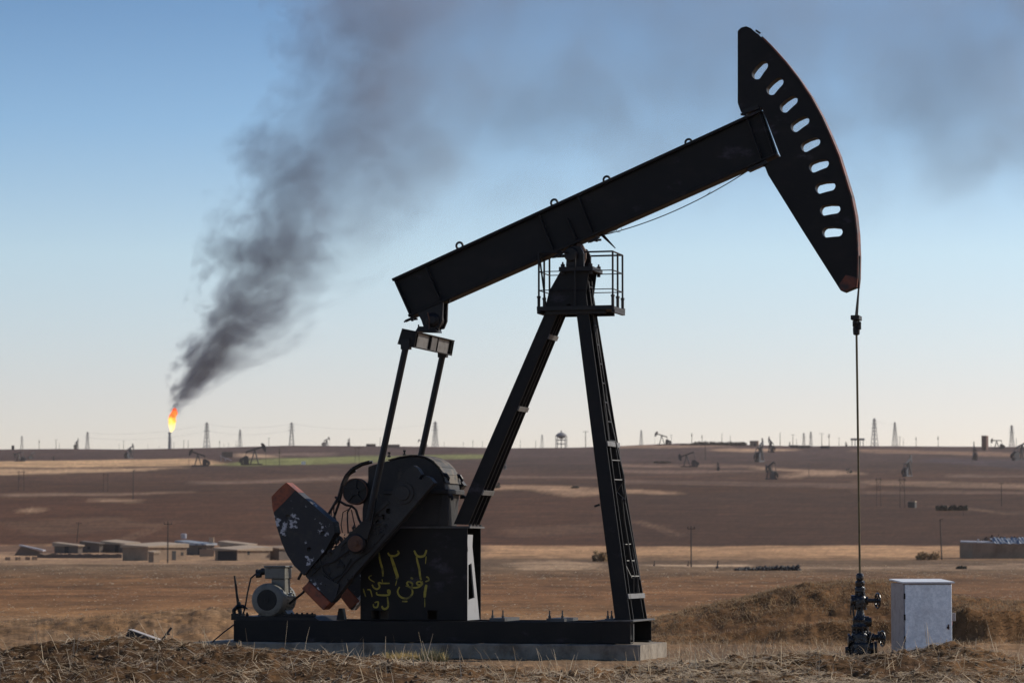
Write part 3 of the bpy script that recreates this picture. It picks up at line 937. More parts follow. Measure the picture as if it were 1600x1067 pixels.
# clamp bolts under the beam
for px, py in ((640, 499), (697, 470), (872, 399), (928, 375), (1176, 262), (1189, 258)):
    c = MB()
    p = P(px, py, -.1)
    t = ax
    c.bar(p - t * .07, p + t * .07, .05, .035)
    c.bar(p - t * .10, p + t * .10, .022, .022)
    c.bar(p + t * .05 - Vector((0, 0, .05)), p + t * .05 + Vector((0, 0, .05)), .03, .03)
    c.bar(p + Vector((-.04, .2, .01)), p + Vector((.07, .2, .02)), .04, .03)
    c.build('beam_clamp', M['steel_plain'], pj)
sp = MB()
a, b = P(938, 364, .05), P(961.5, 388, .05)
sp.tube([a, a.lerp(b, .3), b], [.03, .025, .008], 6)
sp.bar(P(932, 366, .05), P(944, 362, .05), .08, .04)
sp.build('bent_spike', M['steel_plain'], pj)
w_ = MB()
a, b = P(944, 367, 0), P(1172, 265, 0)
pts = []
for i in range(25):
    f = i / 24
    p = a.lerp(b, f); p.z -= .16 * 4 * f * (1 - f) * .75
    pts.append(p)
w_.tube(pts, .008, 5)
rs = random.Random(5)
for k in range(7):
    p = pts[1 + k // 3]
    w_.tube([p, p + Vector((rs.uniform(-.12, .16), rs.uniform(-.03, .03), rs.uniform(-.02, .09)))], .004, 4)
p = pts[17]; w_.tube([p - Vector((.03, 0, .02)), p + Vector((.05, 0, .05))], .004, 4)
w_.build('loose_wire', M['wire'], pj)

# horse head
head = [(1152.6, 49), (1158, 43.5), (1166, 41.5), (1173, 44.4), (1190, 59), (1204.7, 73.6), (1226.6, 98), (1246, 123), (1265.6, 151.5), (1282.7, 183), (1297.3, 214.8),
        (1309.5, 244), (1320, 278), (1329, 307.4), (1334.8, 336.6), (1338, 365.8), (1339.3, 400), (1338.7, 434), (1337, 448.6), (1319, 456), (1313.4, 454.0),
        (1255, 362), (1199.9, 273.3), (1193.5, 256.5), (1219.4, 244.4), (1190.0, 167.9), (1160.9, 178.3), (1157.5, 175), (1152.6, 161)]
VH = .12
slots = [(1187.5, 110, 52), (1211, 135, 46), (1232.5, 163, 40), (1250, 194, 33), (1266.5, 226, 26), (1279.5, 259, 19), (1289.5, 293, 12), (1297, 328, 7), (1300.5, 363, 2)]
def slot(cx, cy, deg, L_=16.0, w=8.3):
    a_ = R(deg); out = []
    for k in range(20):
        t = 2 * math.pi * k / 20
        x = math.cos(t) * w + math.copysign(L_ - w, math.cos(t)) * (1 if abs(math.cos(t)) > 1e-6 else 0)
        y = math.sin(t) * w * (1.0 if x < 0 else .86)
        out.append((cx + x * math.cos(a_) + y * math.sin(a_), cy - x * math.sin(a_) + y * math.cos(a_)))
    return out
s = MB()
s.prism([poly_uz(head, -VH)] + [poly_uz(slot(*q), -VH) for q in slots], -VH, VH)
hh = s.build('horse_head', M['steel'], pj)
arc = head[4:19]
st = MB()
pts = poly_uz(arc, -VH)
for i in range(len(pts) - 1):
    n0 = (pts[i + 1] - pts[i]).normalized(); out = Vector((-n0.z, 0, n0.x))
    if out.x < 0: out = -out
    p0, p1 = pts[i] + out * .001, pts[i + 1] + out * .001
    st.hexa([p0, p1, p1 + out * .022, p0 + out * .022], (0, -.03, 0), (0, 2 * VH + .03, 0))
st.build('wireline_track', M['rustpaint'], hh)
tip = MB()
pts = poly_uz([(1321.5, 429.5), (1338.2, 433), (1336.2, 448.2), (1319, 455.3), (1314, 453.5), (1309.5, 446.5)], -VH - .004)
tip.prism([pts], -VH - .004, -VH - .001)
tip.build('painted_tip', M['rustpaint'], hh)
lug = MB()
for px, py in ((1179, 53), (1186, 60), (1193, 67)):
    p = P(px, py, 0)
    lug.bar(p - Vector((.05, 0, -.02)), p + Vector((.06, 0, -.04)), .10, .05)
p = P(1181, 48, 0); lug.bar(p, p + Vector((.07, 0, -.05)), .03, .03)
lug.build('cable_anchor', M['steel_plain'], hh)
cl = MB()
for px in ((1161, 176, 1186, 168),):
    cl.bar(P(px[0], px[1], -.1), P(px[2], px[3], -.1), .12, .06)
    cl.bar(P(px[0] - 3, px[1] + 3, -.1), P(px[0] + 6, px[1] + 4, -.1), .09, .03)
cl.bar(P(1170, 267, -.1), P(1199, 254, -.1), .16, .045)
cl.build('head_clamp', M['steel_plain'], hh)

# bridle cables, carrier bar and polished rod
ROD_TOP = P(1338.0, 505, 0); ROD_BOT = P(1343.6, 897, 0)
for sg in (-1, 1):
    br = MB()
    p0 = P(1339.5, 400, sg * .075); p1 = P(1338.6, 452, sg * .075)
    q1 = Vector((ROD_TOP.x, sg * .075, P(1338, 497, 0).z))
    br.tube([p0 + Vector((.035, 0, 0)), p1 + Vector((.03, 0, 0)), q1], .014, 8)
    br.build('bridle_cable', M['cable'], pj)
cbz = P(1338, 497, 0).z
cr = MB()
cr.box((ROD_TOP.x, 0, cbz), (.13, .30, .07))
cr.box((ROD_TOP.x, 0, cbz - .09), (.10, .12, .09))
cr.lathe((ROD_TOP.x, 0, cbz - .26), (0, 0, 1), [(0, .03), (.01, .05), (.1, .055), (.12, .05), (.18, .05)], 10)
for sg in (-1, 1):
    cr.lathe((ROD_TOP.x, sg * .075, cbz - .11), (0, 0, 1), [(0, .02), (.02, .035), (.07, .035)], 8)
cr.box((ROD_TOP.x + .055, -.05, cbz - .12), (.05, .05, .12))
cr.build('carrier_bar', M['steel_plain'], pj, bevel=.006)
rd = MB()
rd.tube([Vector((ROD_TOP.x, 0, cbz + .05)), ROD_BOT], .017, 10)
rd.build('polished_rod', M['brass'], pj, smooth=True)

# work platform with its railing
pf = MB()
VP = .36
pa, pb = P(839.5, 483.5, -VP), P(960, 479.5, -VP)
pz = (pa.z + pb.z) / 2
pf.hexa([(pa.x, -VP, pz - .02), (P(868, 482, -VP).x, -VP, pz - .02), (P(868, 482, -VP).x, -VP, pz + .02), (pa.x, -VP, pz + .02)], (0, 0, 0), (0, 2 * VP, 0))
ur = P(921, 481, -VP).x
pf.hexa([(ur, -VP, pz - .02), (pb.x, -VP, pz - .02), (pb.x, -VP, pz + .02), (ur, -VP, pz + .02)], (0, 0, 0), (0, 2 * VP, 0))
for sg in (-1, 1):
    pf.hexa([(pa.x, sg * VP, pz - .03), (pb.x, sg * VP, pz - .03), (pb.x, sg * VP, pz + .035), (pa.x, sg * VP, pz + .035)], (0, sg * .001, 0), (0, sg * .03, 0))
    pf.bar((pa.x + .12, sg * .29, pz - .055), (pb.x - .15, sg * .29, pz - .055), .05, .06)
pf.bar((pa.x + .02, -VP, pz - .05), (pa.x + .02, VP, pz - .05), .05, .05)
pf.bar((pb.x - .02, -VP, pz - .05), (pb.x - .02, VP, pz - .05), .05, .05)
plat = pf.build('work_platform', M['steel_plain'], pj)
rl = MB()
RH = P(958, 392.5, -VP).z - pz
ua, ub = pa.x + .02, pb.x - .03
ia, ib = P(889, 470, VP).x, P(916, 470, -VP).x
for u in (ua, ub):
    for v in (-VP + .02, 0, VP - .02):
        rl.tube([(u, v, pz + .02), (u, v, pz + RH)], .016, 6)
        rl.tube([(u, v, pz + .02), (u, v, pz + .18)], .024, 6)
        rl.tube([(u, v, pz + .17), (u, v, pz + .20)], .032, 6)
    for k in range(1, 4):
        rl.tube([(u, -VP + .02, pz + RH * k / 3), (u, VP - .02, pz + RH * k / 3)], .013 if k == 3 else .009, 6)
for v in (-VP + .02, VP - .02):
    for k in range(1, 4):
        z = pz + RH * k / 3
        rr_ = .015 if k == 3 else .008
        if k < 3:
            rl.tube([(ua, v, z), (ub, v, z)], rr_, 6)
        else:
            rl.tube([(ua, v, z), (P(889, 410, v).x - .02, v, z)], rr_, 6)
            rl.tube([(P(914, 400, v).x, v, z), (ub, v, z)], rr_, 6)
rl.tube([(ua + .06, -VP + .25, pz + .02), (ua - .02, -VP + .12, pz + RH)], .014, 6)
rl.tube([(P(897.5, 480, -VP).x, -VP + .02, pz + .02), (P(898.5, 400, -VP).x, -VP + .02, pz + RH)], .014, 6)
rl.build('railing', M['steel_plain'], plat)

# ladder on the front legs: upper run bends inwards, lower run hangs broken
ld = MB()
def path(pxs, v):
    return [P(a, b, v) for a, b in pxs]
right = path([(924, 440), (929, 494), (950, 640), (974, 742), (976.5, 785), (999, 905)], .14)
left = path([(919, 440), (926, 494), (948, 655), (960.5, 768)], -.14)
left2 = path([(972, 778), (976, 815), (985, 870), (992, 902)], -.02)
def lerp_path(pts, z):
    for a, b in zip(pts, pts[1:]):
        if b.z <= z <= a.z:
            return a.lerp(b, (a.z - z) / (a.z - b.z))
    return None
ld.tube(right, .017, 6); ld.tube(left, .017, 6); ld.tube(left2, .013, 6)
ld.tube(path([(961, 770), (975, 748)], -.02), .018, 6)
ld.tube(path([(962, 768), (977, 782)], 0), .016, 6)
ld.tube(path([(971.5, 851), (976, 880), (987, 903)], -.10), .012, 6)
ld.tube(path([(990, 900), (990, 925), (996, 926), (997, 903)], -.05), .012, 5)
z = right[0].z - .1
while z > right[-1].z:
    a = lerp_path(right, z); b = lerp_path(left, z)
    if a and b and z > P(975, 770, 0).z: ld.tube([a, b], .012, 6)
    z -= .30
for (ax_, ay), (bx_, by) in (((971.5, 851), (985, 850)), ((979, 876), (991, 876)), ((986, 900), (998, 900))):
    ld.tube([P(ax_, ay, -.1), P(bx_, by, .08)], .012, 6)
ld.build('ladder', M['steel_plain'], pj)
lb = MB()
p = P(933, 768, -.6); lb.bar(P(929, 791, -.5), P(937, 788, -.5), .04, .03)
lb.build('leg_bolt', M['steel_plain'], pj)

# gearbox stand
VPD = .40
qa, qb = P(563, 967, -VPD), P(730, 967, -VPD)
ped0, ped1 = qa.x, qb.x
FLZ = zt_skid = None
SKZ = P(640, 969.5, -W).z + .004
st = MB()
near = [Vector((ped0, 0, SKZ)), Vector((ped1, 0, SKZ)), Vector((ped1, 0, PED_TOP - .03)), Vector((ped0, 0, PED_TOP - .03))]
def rect(x0, y0, x1, y1, v):
    a, b = P(x0, y1, v), P(x1, y0, v)
    return [Vector((a.x, 0, a.z)), Vector((b.x, 0, a.z)), Vector((b.x, 0, b.z)), Vector((a.x, 0, b.z))]
holes = [rect(580, 953.5, 607, 966.5, -VPD), rect(668, 953.5, 684, 966.5, -VPD)]
st.prism([near] + holes, -VPD, -VPD + .02)
st.prism([near] + holes, VPD - .02, VPD)
st.hexa([(ped0, 0, SKZ), (ped0 + .02, 0, SKZ), (ped0 + .02, 0, PED_TOP - .03), (ped0, 0, PED_TOP - .03)], (0, -VPD + .021, 0), (0, VPD - .021, 0))
st.hexa([(ped0 + .3, 0, SKZ), (ped0 + .32, 0, SKZ), (ped0 + .32, 0, PED_TOP - .03), (ped0 + .3, 0, PED_TOP - .03)], (0, -VPD + .021, 0), (0, VPD - .021, 0))
st.hexa([(ped1 - .5, 0, SKZ), (ped1 - .48, 0, SKZ), (ped1 - .48, 0, PED_TOP - .03), (ped1 - .5, 0, PED_TOP - .03)], (0, -VPD + .021, 0), (0, VPD - .021, 0))
stand = st.build('gearbox_stand', M['steel'], pj, bevel=.003)
tp = MB()
tp.hexa([(ped0 - .03, -VPD - .03, PED_TOP - .0295), (ped1 + .05, -VPD - .03, PED_TOP - .0295), (ped1 + .05, -VPD - .03, PED_TOP), (ped0 - .03, -VPD - .03, PED_TOP)], (0, 0, 0), (0, 2 * VPD + .06, 0))
for v in (-.30, -.1, .1, .3):
    tp.lathe((ped1 + .02, v, PED_TOP), (0, 0, 1), [(0, .025), (.03, .025)], 6)
tp.build('top_plate', M['edge'], stand)
# end panel with its long slot, in the v-z plane
def end_panel():
    H0, H1 = SKZ, PED_TOP - .03
    h = H1 - H0
    outer = [(-VPD + .022, 0), (VPD - .03, 0), (-.05, .80), (-.02, .93), (-VPD + .09, .93), (-VPD + .06, .84), (-VPD + .10, .76), (-VPD + .022, .70)]
    hole = [(-VPD + .12, .22), (.08, .24), (-.10, .62), (-VPD + .12, .60)]
    s = MB()
    lo = [[Vector((a, 0, H0 + b * h)) for a, b in outer], [Vector((a, 0, H0 + b * h)) for a, b in hole]]
    flat = [p for l_ in lo for p in l_]
    n = len(flat)
    vs = [(ped1 - .035, p.x, p.z) for p in flat] + [(ped1 - .015, p.x, p.z) for p in flat]
    fs = []
    for t in tessellate_polygon([[Vector((p.x, p.z, 0)) for p in l_] for l_ in lo]):
        fs.append(t); fs.append(tuple(n + i for i in reversed(t)))
    k = 0
    for l_ in lo:
        for i in range(len(l_)):
            j = (i + 1) % len(l_)
            fs.append((k + i, k + j, n + k + j, n + k + i))
        k += len(l_)
    s.add(vs, fs)
    return s.build('end_panel', M['pale_grey'], stand)  # panel is a paler grey than the dark steel stand
end_panel()
# spray-painted writing on the near face
gr = MB()
GV = -VPD - .004
def stroke(pts, w=6.5, taper=True):
    pts = [(540 + a / 7.114, 830 + b / 7.114) for a, b in pts]
    # smooth with a Catmull-Rom curve
    pp = [pts[0]] + pts + [pts[-1]]
    out = []
    for i in range(1, len(pp) - 2):
        p0, p1, p2, p3 = [np.array(k) for k in pp[i - 1:i + 3]]
        for t in (0, .25, .5, .75):
            out.append(.5 * (2 * p1 + (p2 - p0) * t + (2 * p0 - 5 * p1 + 4 * p2 - p3) * t * t + (3 * p1 - p0 - 3 * p2 + p3) * t ** 3))
    out.append(np.array(pts[-1]))
    P3 = [P(a, b, GV) for a, b in out]
    hw = w / 7.114 / 100 * 1.3
    n = len(P3)
    vs, fs = [], []
    for i, p in enumerate(P3):
        t = (P3[min(i + 1, n - 1)] - P3[max(i - 1, 0)]).normalized()
        nn = Vector((-t.z, 0, t.x))
        k = hw * (1 - .35 * abs(2 * i / max(1, n - 1) - 1) ** 3 if taper else 1)
        vs += [tuple(p + nn * k), tuple(p - nn * k)]
    for i in range(n - 1):
        fs.append((2 * i, 2 * i + 1, 2 * i + 3, 2 * i + 2))
    global GV_
    gr.add(vs, fs)
strokes = [
    ([(372, 235), (385, 330), (410, 420), (415, 500)], 9), ([(470, 235), (490, 265), (540, 272), (575, 258), (592, 235), (575, 213)], 9),
    ([(505, 280), (535, 370), (560, 450), (575, 500), (565, 530)], 14), ([(570, 540), (555, 600)], 4),
    ([(762, 210), (790, 265), (830, 280), (875, 265), (900, 205)], 10), ([(895, 275), (888, 360)], 4), ([(788, 283), (800, 340), (820, 420), (830, 510), (842, 540)], 9),
    ([(895, 505), (915, 510), (925, 540), (885, 558)], 7), ([(898, 590), (885, 660), (878, 735)], 12), ([(880, 742), (880, 840)], 4),
    ([(850, 550), (852, 588), (805, 592), (792, 568), (828, 556), (845, 590), (800, 620), (740, 622), (668, 602)], 8),
    ([(735, 612), (742, 578), (702, 557), (682, 578), (702, 602)], 8), ([(722, 513), (752, 526)], 9),
    ([(686, 606), (735, 640), (742, 690), (702, 735), (650, 742), (600, 716), (578, 665), (600, 615)], 8), ([(628, 776), (688, 776)], 7),
    ([(290, 488), (262, 500), (262, 522), (285, 542), (322, 562)], 5), ([(490, 575), (405, 575), (366, 570), (378, 615), (348, 640), (312, 622), (295, 590)], 8),
    ([(405, 530), (412, 565)], 4), ([(197, 635), (212, 690), (225, 725)], 6), ([(240, 645), (275, 652), (295, 725)], 6),
    ([(345, 672), (352, 700), (420, 708), (482, 702), (492, 662), (470, 652), (474, 682), (500, 676)], 8),
    ([(322, 790), (362, 782), (352, 838), (315, 838), (308, 802)], 7), ([(466, 730), (472, 830), (440, 860), (412, 850), (405, 825)], 9)]
for i_, (pts, w) in enumerate(strokes):
    GV = -VPD - .003 - .0006 * (i_ % 7)
    stroke(pts, w)
gr.build('painted_writing', M['graffiti'], stand)

# gearbox
gb = MB()
VG = .42
gpoly = [(566, 818), (566, 796), (570, 770), (575, 750), (575, 729), (590, 724), (607, 720), (625, 715.5), (641, 713), (655, 713.2), (666, 716), (676, 722), (685, 731), (691, 742), (694.5, 755), (695.5, 763), (691, 818)]
gpts = poly_uz(gpoly, -VG)
for p in gpts:
    if p.z < PED_TOP + .1: p.z = PED_TOP + .002
gb.prism([gpts], -VG, VG)
fz = P(690, 765, -VG).z
gb.hexa([(P(600, 765, -VG).x, -VG - .05, fz - .07), (P(702, 765, -VG).x, -VG - .05, fz - .07), (P(702, 765, -VG).x, -VG - .05, fz + .01), (P(600, 765, -VG).x, -VG - .05, fz + .01)], (0, 0, 0), (0, 2 * VG + .10, 0))
for px in (676,):
    gb.hexa([(P(684, 800, -VG).x, 0, PED_TOP + .003), (P(700, 800, -VG).x, 0, PED_TOP + .003), (P(701, 800, -VG).x, 0, fz - .071), (P(690, 800, -VG).x, 0, fz - .071)], (0, -VG - .02, 0), (0, -VG + .05, 0))
gbo = gb.build('gearbox', M['gearbox'], pj, bevel=.012)
cv = MB()
cvp = poly_uz([(607, 719.6), (625, 715), (641, 712.4), (655, 712.6), (666, 715.4), (676.4, 721.4), (685.6, 730.6), (691.8, 741.6), (695.2, 754.8)], -VG)
for i in range(len(cvp) - 1):
    n0 = (cvp[i + 1] - cvp[i]).normalized(); out = Vector((-n0.z, 0, n0.x))
    if out.z < 0: out = -out
    a0, a1 = cvp[i] + out * .004, cvp[i + 1] + out * .004
    cv.hexa([a0, a1, a1 + out * .016, a0 + out * .016], (0, -.015, 0), (0, 2 * VG + .015, 0))
cv.build('top_cover', M['dust'], gbo)
lg = MB()
for v in (-VG + .02, VG - .04):
    a = P(692, 741, -VG); 
    pts = [Vector((a.x - .02, v, a.z)), Vector((a.x + .05, v, a.z - .01)), Vector((a.x + .085, v, a.z - .06)), Vector((a.x + .085, v, a.z - .10))]
    lg.tube(pts, [.035, .032, .026, .014], 8)
    a = P(702, 772, -VG)
    lg.tube([Vector((a.x - .04, v, a.z - .02)), Vector((a.x + .03, v, a.z - .03)), Vector((a.x + .045, v, a.z - .09))], [.04, .03, .02], 8)
for px in (608, 632):
    p = P(px, 716 if px < 620 else 713, -.2); p.z += .02
    lg.lathe(p, (0, 0, 1), [(0, .03), (.02, .03), (.021, .014), (.05, .014), (.051, .024), (.08, .024)], 8)
lg.build('lifting_hook', M['steel_plain'], gbo, smooth=True)
# sheave and belts
SHC = P(555, 767.5, -.50)
sh = MB()
sh.lathe(SHC, (0, 1, 0), [(0, .165), (.001, .205), (.03, .21), (.04, .19), (.08, .19), (.10, .21), (.14, .205), (.141, .16)], 36)
sh.lathe(SHC + Vector((0, -.03, 0)), (0, 1, 0), [(0, .06), (.04, .075), (.9, .075)], 16)
for k in range(5):
    a = 2 * math.pi * k / 5 + .3
    d = Vector((math.cos(a), 0, math.sin(a)))
    sh.bar(SHC + d * .05 + Vector((0, -.006, 0)), SHC + d * .19 + Vector((0, -.006, 0)), .05, .03)
sheave = sh.build('sheave', M['steel_plain'], pj, smooth=True)
rim = MB(); rim.torus(SHC + Vector((0, -.004, 0)), (0, 1, 0), .198, .010, 36, 6)
rim.build('sheave_rim', M['rust'], sheave, smooth=True)
bl = MB()
def belt(pts, v, r=.016):
    bl = MB()
    bl.tube([P(a, b, v) for a, b in pts], r, 6)
    bl.build('drive_belt', M['cable'], pj)
arc_ = [(537, 778), (534.5, 766), (537, 752), (544, 741), (556, 735), (566, 732), (580, 729)]
belt([(466, 905), (480, 878), (510, 809), (529, 776), (534, 758), (541, 743), (552, 734), (566, 726), (582, 722)], -.46, .022)
belt([(452, 943), (474, 925), (500, 880), (518, 820), (531, 782), (534.5, 766), (537, 752), (545, 741), (556, 735)], -.38, .02)
belt([(524, 776), (531, 783), (541, 789), (549, 790), (556, 796), (561, 812), (570, 826)], -.42, .02)
belt([(530, 781), (522, 790), (521.5, 800), (527, 820), (529, 830)], -.40, .010)
belt([(526, 783), (518, 795), (517, 815), (521, 832)], -.36, .009)
belt([(549, 790), (543, 800), (543, 815), (544, 833)], -.38, .013)
belt([(549, 796), (553, 815), (556, 826)], -.34, .009)
belt([(545, 795), (536, 800), (533, 820), (535, 832)], -.42, .008)
gd = MB()
gp_ = [P(a, b, -.44) for a, b in [(537, 758), (543, 744), (553, 733), (566, 726), (580, 722)]]
for i in range(len(gp_) - 1):
    n0 = (gp_[i + 1] - gp_[i]).normalized(); out = Vector((-n0.z, 0, n0.x))
    if out.z < 0: out = -out
    gd.hexa([gp_[i], gp_[i + 1], gp_[i + 1] + out * .03, gp_[i] + out * .03], (0, -.08, 0), (0, .10, 0))
gd.build('belt_guard', M['pale_grey'] if False else M['steel_plain'], pj)

# cranks with counterweights, near and far
CRK = [(644.5, 726.7), (652, 732), (657, 741), (653, 747.5), (657.5, 749.5), (664, 743), (671, 746), (677.5, 754), (653, 781.5), (613.6, 832), (579.9, 868.6), (546, 905), (524, 934), (514, 940.5), (504, 930), (476, 899.5),
       (487, 886), (498.4, 874), (526.5, 851.8), (546, 835), (574, 815), (592, 795), (608, 776), (633, 733.7)]
FIN = [(425.3, 776), (436, 764.5), (447.8, 754), (484.3, 784.3), (520.5, 815), (523.7, 832), (511, 856), (497.5, 873.2), (475.2, 898.7), (470, 893), (460.4, 884), (449, 866), (441, 848), (433, 823), (427.5, 797)]
LOW = [(524.6, 934.4), (546.6, 905.4), (556, 896), (563, 905), (561, 920), (550, 935), (533, 945), (520, 940)]
TIPL = [(471.7, 919), (483.5, 908), (517.2, 941.5), (505.4, 953)]
def round_hole(px, py, r, v, n=14):
    return [P(px + r * math.cos(2 * math.pi * k / n), py + r * math.sin(2 * math.pi * k / n), v) for k in range(n)]
VC0 = -.98
for sg in (-1, 1):
    s = MB()
    pts = poly_uz(CRK, VC0)
    hl = [round_hole(a, b, 4.4, VC0) for a, b in ((590, 816), (598, 807), (606, 798))]
    va, vb = (VC0 + .04, VC0 + .22) if sg < 0 else (-VC0 - .22, -VC0 - .04)
    s.prism([pts] + hl, va, vb)
    # raised edges of the crank and the shaft boss
    face = va if sg < 0 else vb
    def lip(a, b, w=.05, t=.03):
        q0, q1 = P(*a, VC0), P(*b, VC0)
        q0.y = q1.y = face + sg * (t / 2 + .001)
        s.bar(q0, q1, w, t, up=(0, 1, 0)) if False else s.bar(q0, q1, t, w)
    lip((606, 783), (530, 852)); lip((650, 783), (545, 903)); 
    bc_ = P(629, 770, VC0)
    s.lathe((bc_.x, face + sg * .001, bc_.z), (0, sg, 0), [(0, .175), (.03, .17), (.031, .12), (.06, .11)], 24)
    shv = face - sg * .18
    s.lathe((bc_.x, shv, bc_.z), (0, -sg, 0), [(0, .09), (abs(shv) - VG + .02, .09)], 16)
    for k in range(5):
        f = .1 + .2 * k
        q0 = P(640 - 110 * f, 790 + 130 * f, VC0)
        s.lathe((q0.x, face + sg * .001, q0.z), (0, sg, 0), [(0, .03), (.03, .028)], 6)
    crk = s.build('crank', M['greasy'], pj, bevel=0)
    cw = MB()
    ov = .075
    v0, v1 = va - .06, vb + .06
    fh = [round_hole(450.7, 807, 4.0, VC0), round_hole(504.5, 833, 3.8, VC0), round_hole(483.5, 858, 3.6, VC0)]
    cw.prism([poly_uz(FIN, VC0)] + fh, v0, v1)
    cwo = cw.build('counterweight', M['weight'], crk) if sg < 0 else None
    if sg < 0:
        tp_ = MB()
        tpp = poly_uz([(425.3, 776), (436, 764.5), (447.8, 754), (462, 765.8), (444, 785), (428.5, 800), (427.2, 797)], VC0)
        tp_.prism([tpp], v0 - .005, v0 - .001)
        tp_.prism([tpp], v1 + .001, v1 + .005)
        ed = poly_uz([(427, 795), (425.3, 776), (436, 764.5), (447.8, 754), (466, 769)], VC0)
        for i in range(4):
            n0 = (ed[i + 1] - ed[i]).normalized(); out = Vector((-n0.z, 0, n0.x))
            cxy = P(470, 820, VC0)
            if out.dot(ed[i] - Vector((cxy.x, ed[i].y, cxy.z))) < 0: out = -out
            tp_.hexa([ed[i] + out * .001, ed[i + 1] + out * .001, ed[i + 1] + out * .005, ed[i] + out * .005], (0, v0 - VC0, 0), (0, v1 - VC0, 0))
        tp_.build('painted_tip', M['orange'], cwo)
    lo = MB()
    if sg < 0:
        lo.prism([poly_uz([(484.5, 907.5), (479, 901.5), (505, 899), (530, 913), (524.5, 934), (517.8, 941)], VC0)], v0 + .012, v1 - .012)
    else:
        VF = v0
        lo.prism([poly_uz([(521, 916), (540, 888), (566, 893), (567, 912), (562, 938), (548.5, 953)], VF), round_hole(549, 910, 4.2, VF)], v0 + .012, v1 - .012)
    low_o = lo.build('counterweight', M['weight'], crk)
    ob_ = MB()
    ob_.prism([poly_uz(TIPL if sg < 0 else [(520, 917), (533, 908), (561.5, 938), (546.5, 952)], VC0 if sg < 0 else v0)], v0, v1)
    ob_.build('painted_tip', M['orange'], low_o, bevel=.012)

# caked grease and dirt on the near crank, hoses and bolt heads
rs = np.random.RandomState(12)
s = MB()
for i in range(260):
    f = rs.rand(); g_ = rs.rand()
    px = 482 + (600 - 482) * f + (g_ - .5) * 36 * .72; py = 898 + (806 - 898) * f + (g_ - .5) * 36 * .72
    p = P(px, py, VC0)
    r_ = .012 + .04 * rs.rand() ** 2
    y_ = VC0 + .042
    c = np.array((p.x, y_, p.z))
    pts = [c + np.array(v_) * r_ * (.6 + .8 * rs.rand()) for v_ in ((1, 0, .2), (-1, 0, -.2), (.2, 0, 1), (-.2, 0, -1), (0, -.35, 0), (0, .35, 0))]
    s.add(pts, [(0, 2, 4), (2, 1, 4), (1, 3, 4), (3, 0, 4), (2, 0, 5), (1, 2, 5), (3, 1, 5), (0, 3, 5)])
s.build('caked_grease', M['greasy'], pj, smooth=False)
for pts_ in ([(498, 868), (505, 893), (518, 905), (534, 896), (548, 873)], [(487, 899), (500, 884), (520, 878), (543, 861)], [(512, 925), (530, 905), (552, 878), (575, 862), (600, 834)]):
    s = MB(); s.tube([P(a, b, VC0 + .015) for a, b in pts_], .013, 6)
    s.build('grease_hose', M['greasy'], pj)
for a, b in ((500, 852), (515, 862), (528, 843), (497, 905), (509, 914), (536, 884), (551, 900), (568, 838), (585, 850)):
    s = MB(); q_ = P(a, b, VC0 + .04); s.lathe(q_, (0, -1, 0), [(0, .034), (.03, .032), (.031, .018), (.06, .016)], 6)
    s.build('crank_bolt', M['greasy'], pj)

# equaliser, tail bearing and pitman arms
eq = MB()
VE = 1.07
E = [P(628.0, 513, -VE), P(652, 517.8, -VE), P(647, 543, -VE), P(620.6, 537.5, -VE)]
eu = (E[1] - E[0]); ez = (E[0] - E[3])
d0 = Vector((0, 0, 0)); d1 = Vector((0, 2 * VE, 0))
eun = eu.normalized(); ezn = ez.normalized()
eq.hexa([E[0] - ezn * .02, E[1] - ezn * .02, E[1], E[0]], d0, d1)
eq.hexa([E[3], E[2], E[2] + ezn * .02, E[3] + ezn * .02], d0, d1)
eq.hexa([E[3] + eun * .001 + ezn * .0205, E[3] + eun * .02 + ezn * .0205, E[0] + eun * .02 - ezn * .0205, E[0] + eun * .001 - ezn * .0205], d0, d1)
for v in (0, .10, VE - .2, VE + .18, 2 * VE - .12, 2 * VE - .02):
    eq.hexa([E[3] + eun * .021 + ezn * .0205, E[2] - eun * .004 + ezn * .0205, E[1] - eun * .004 - ezn * .0205, E[0] + eun * .021 - ezn * .0205], (0, v, 0), (0, v + .02, 0))
eqo = eq.build('equaliser', M['steel'], pj, bevel=.004)
ew = MB()
for va_, vb_ in ((.125, VE - .205), (VE + .205, 2 * VE - .125)):
    ew = MB()
    ew.hexa([E[2] - eun * .06 + ezn * .021, E[2] - eun * .045 + ezn * .021, E[1] - eun * .045 - ezn * .021, E[1] - eun * .06 - ezn * .021], (0, va_, 0), (0, vb_, 0))
    ew.build('web_plate', M['tie'], eqo)
er = MB()
er.hexa([E[2] - eun * .05 + ezn * .021, E[2] - eun * .02 + ezn * .021, E[1] - eun * .02 - ezn * .021, E[1] - eun * .05 - ezn * .021], (0, VE - .178, 0), (0, VE + .178, 0))
er.build('centre_block', M['edge'], eqo)
tb = MB()
for v in (-.16, .10):
    tb.prism([poly_uz([(652, 489), (692, 472), (691, 500), (686, 512), (674, 514), (662, 512), (658, 500)], -.16)], v, v + .06)
c_ = P(676, 500, -.16)
tb.lathe((c_.x, -.22, c_.z), (0, 1, 0), [(0, .06), (.03, .11), (.09, .12), (.35, .12), (.41, .11), (.44, .06)], 20)
tb.prism([poly_uz([(650, 518), (684, 519), (682, 511), (655, 510)], -.1)], -.15, .15)
for px in (654, 684):
    for v in (-.1, .1):
        p = P(px, 517, v); tb.lathe(p, (0, 0, 1), [(0, .028), (.05, .028), (.051, .014), (.10, .014)], 6)
tb.build('tail_bearing', M['steel_plain'], pj, bevel=.006)
for px, v in ((671, -.225), (686, .0)):
    tw = MB()
    tw.tube([P(px - 1, 514, v), P(px, 500, v), P(px - 3, 488, v)], .012, 6)
    tw.build('grease_line', M['rust'], pj)
VPT = -1.03
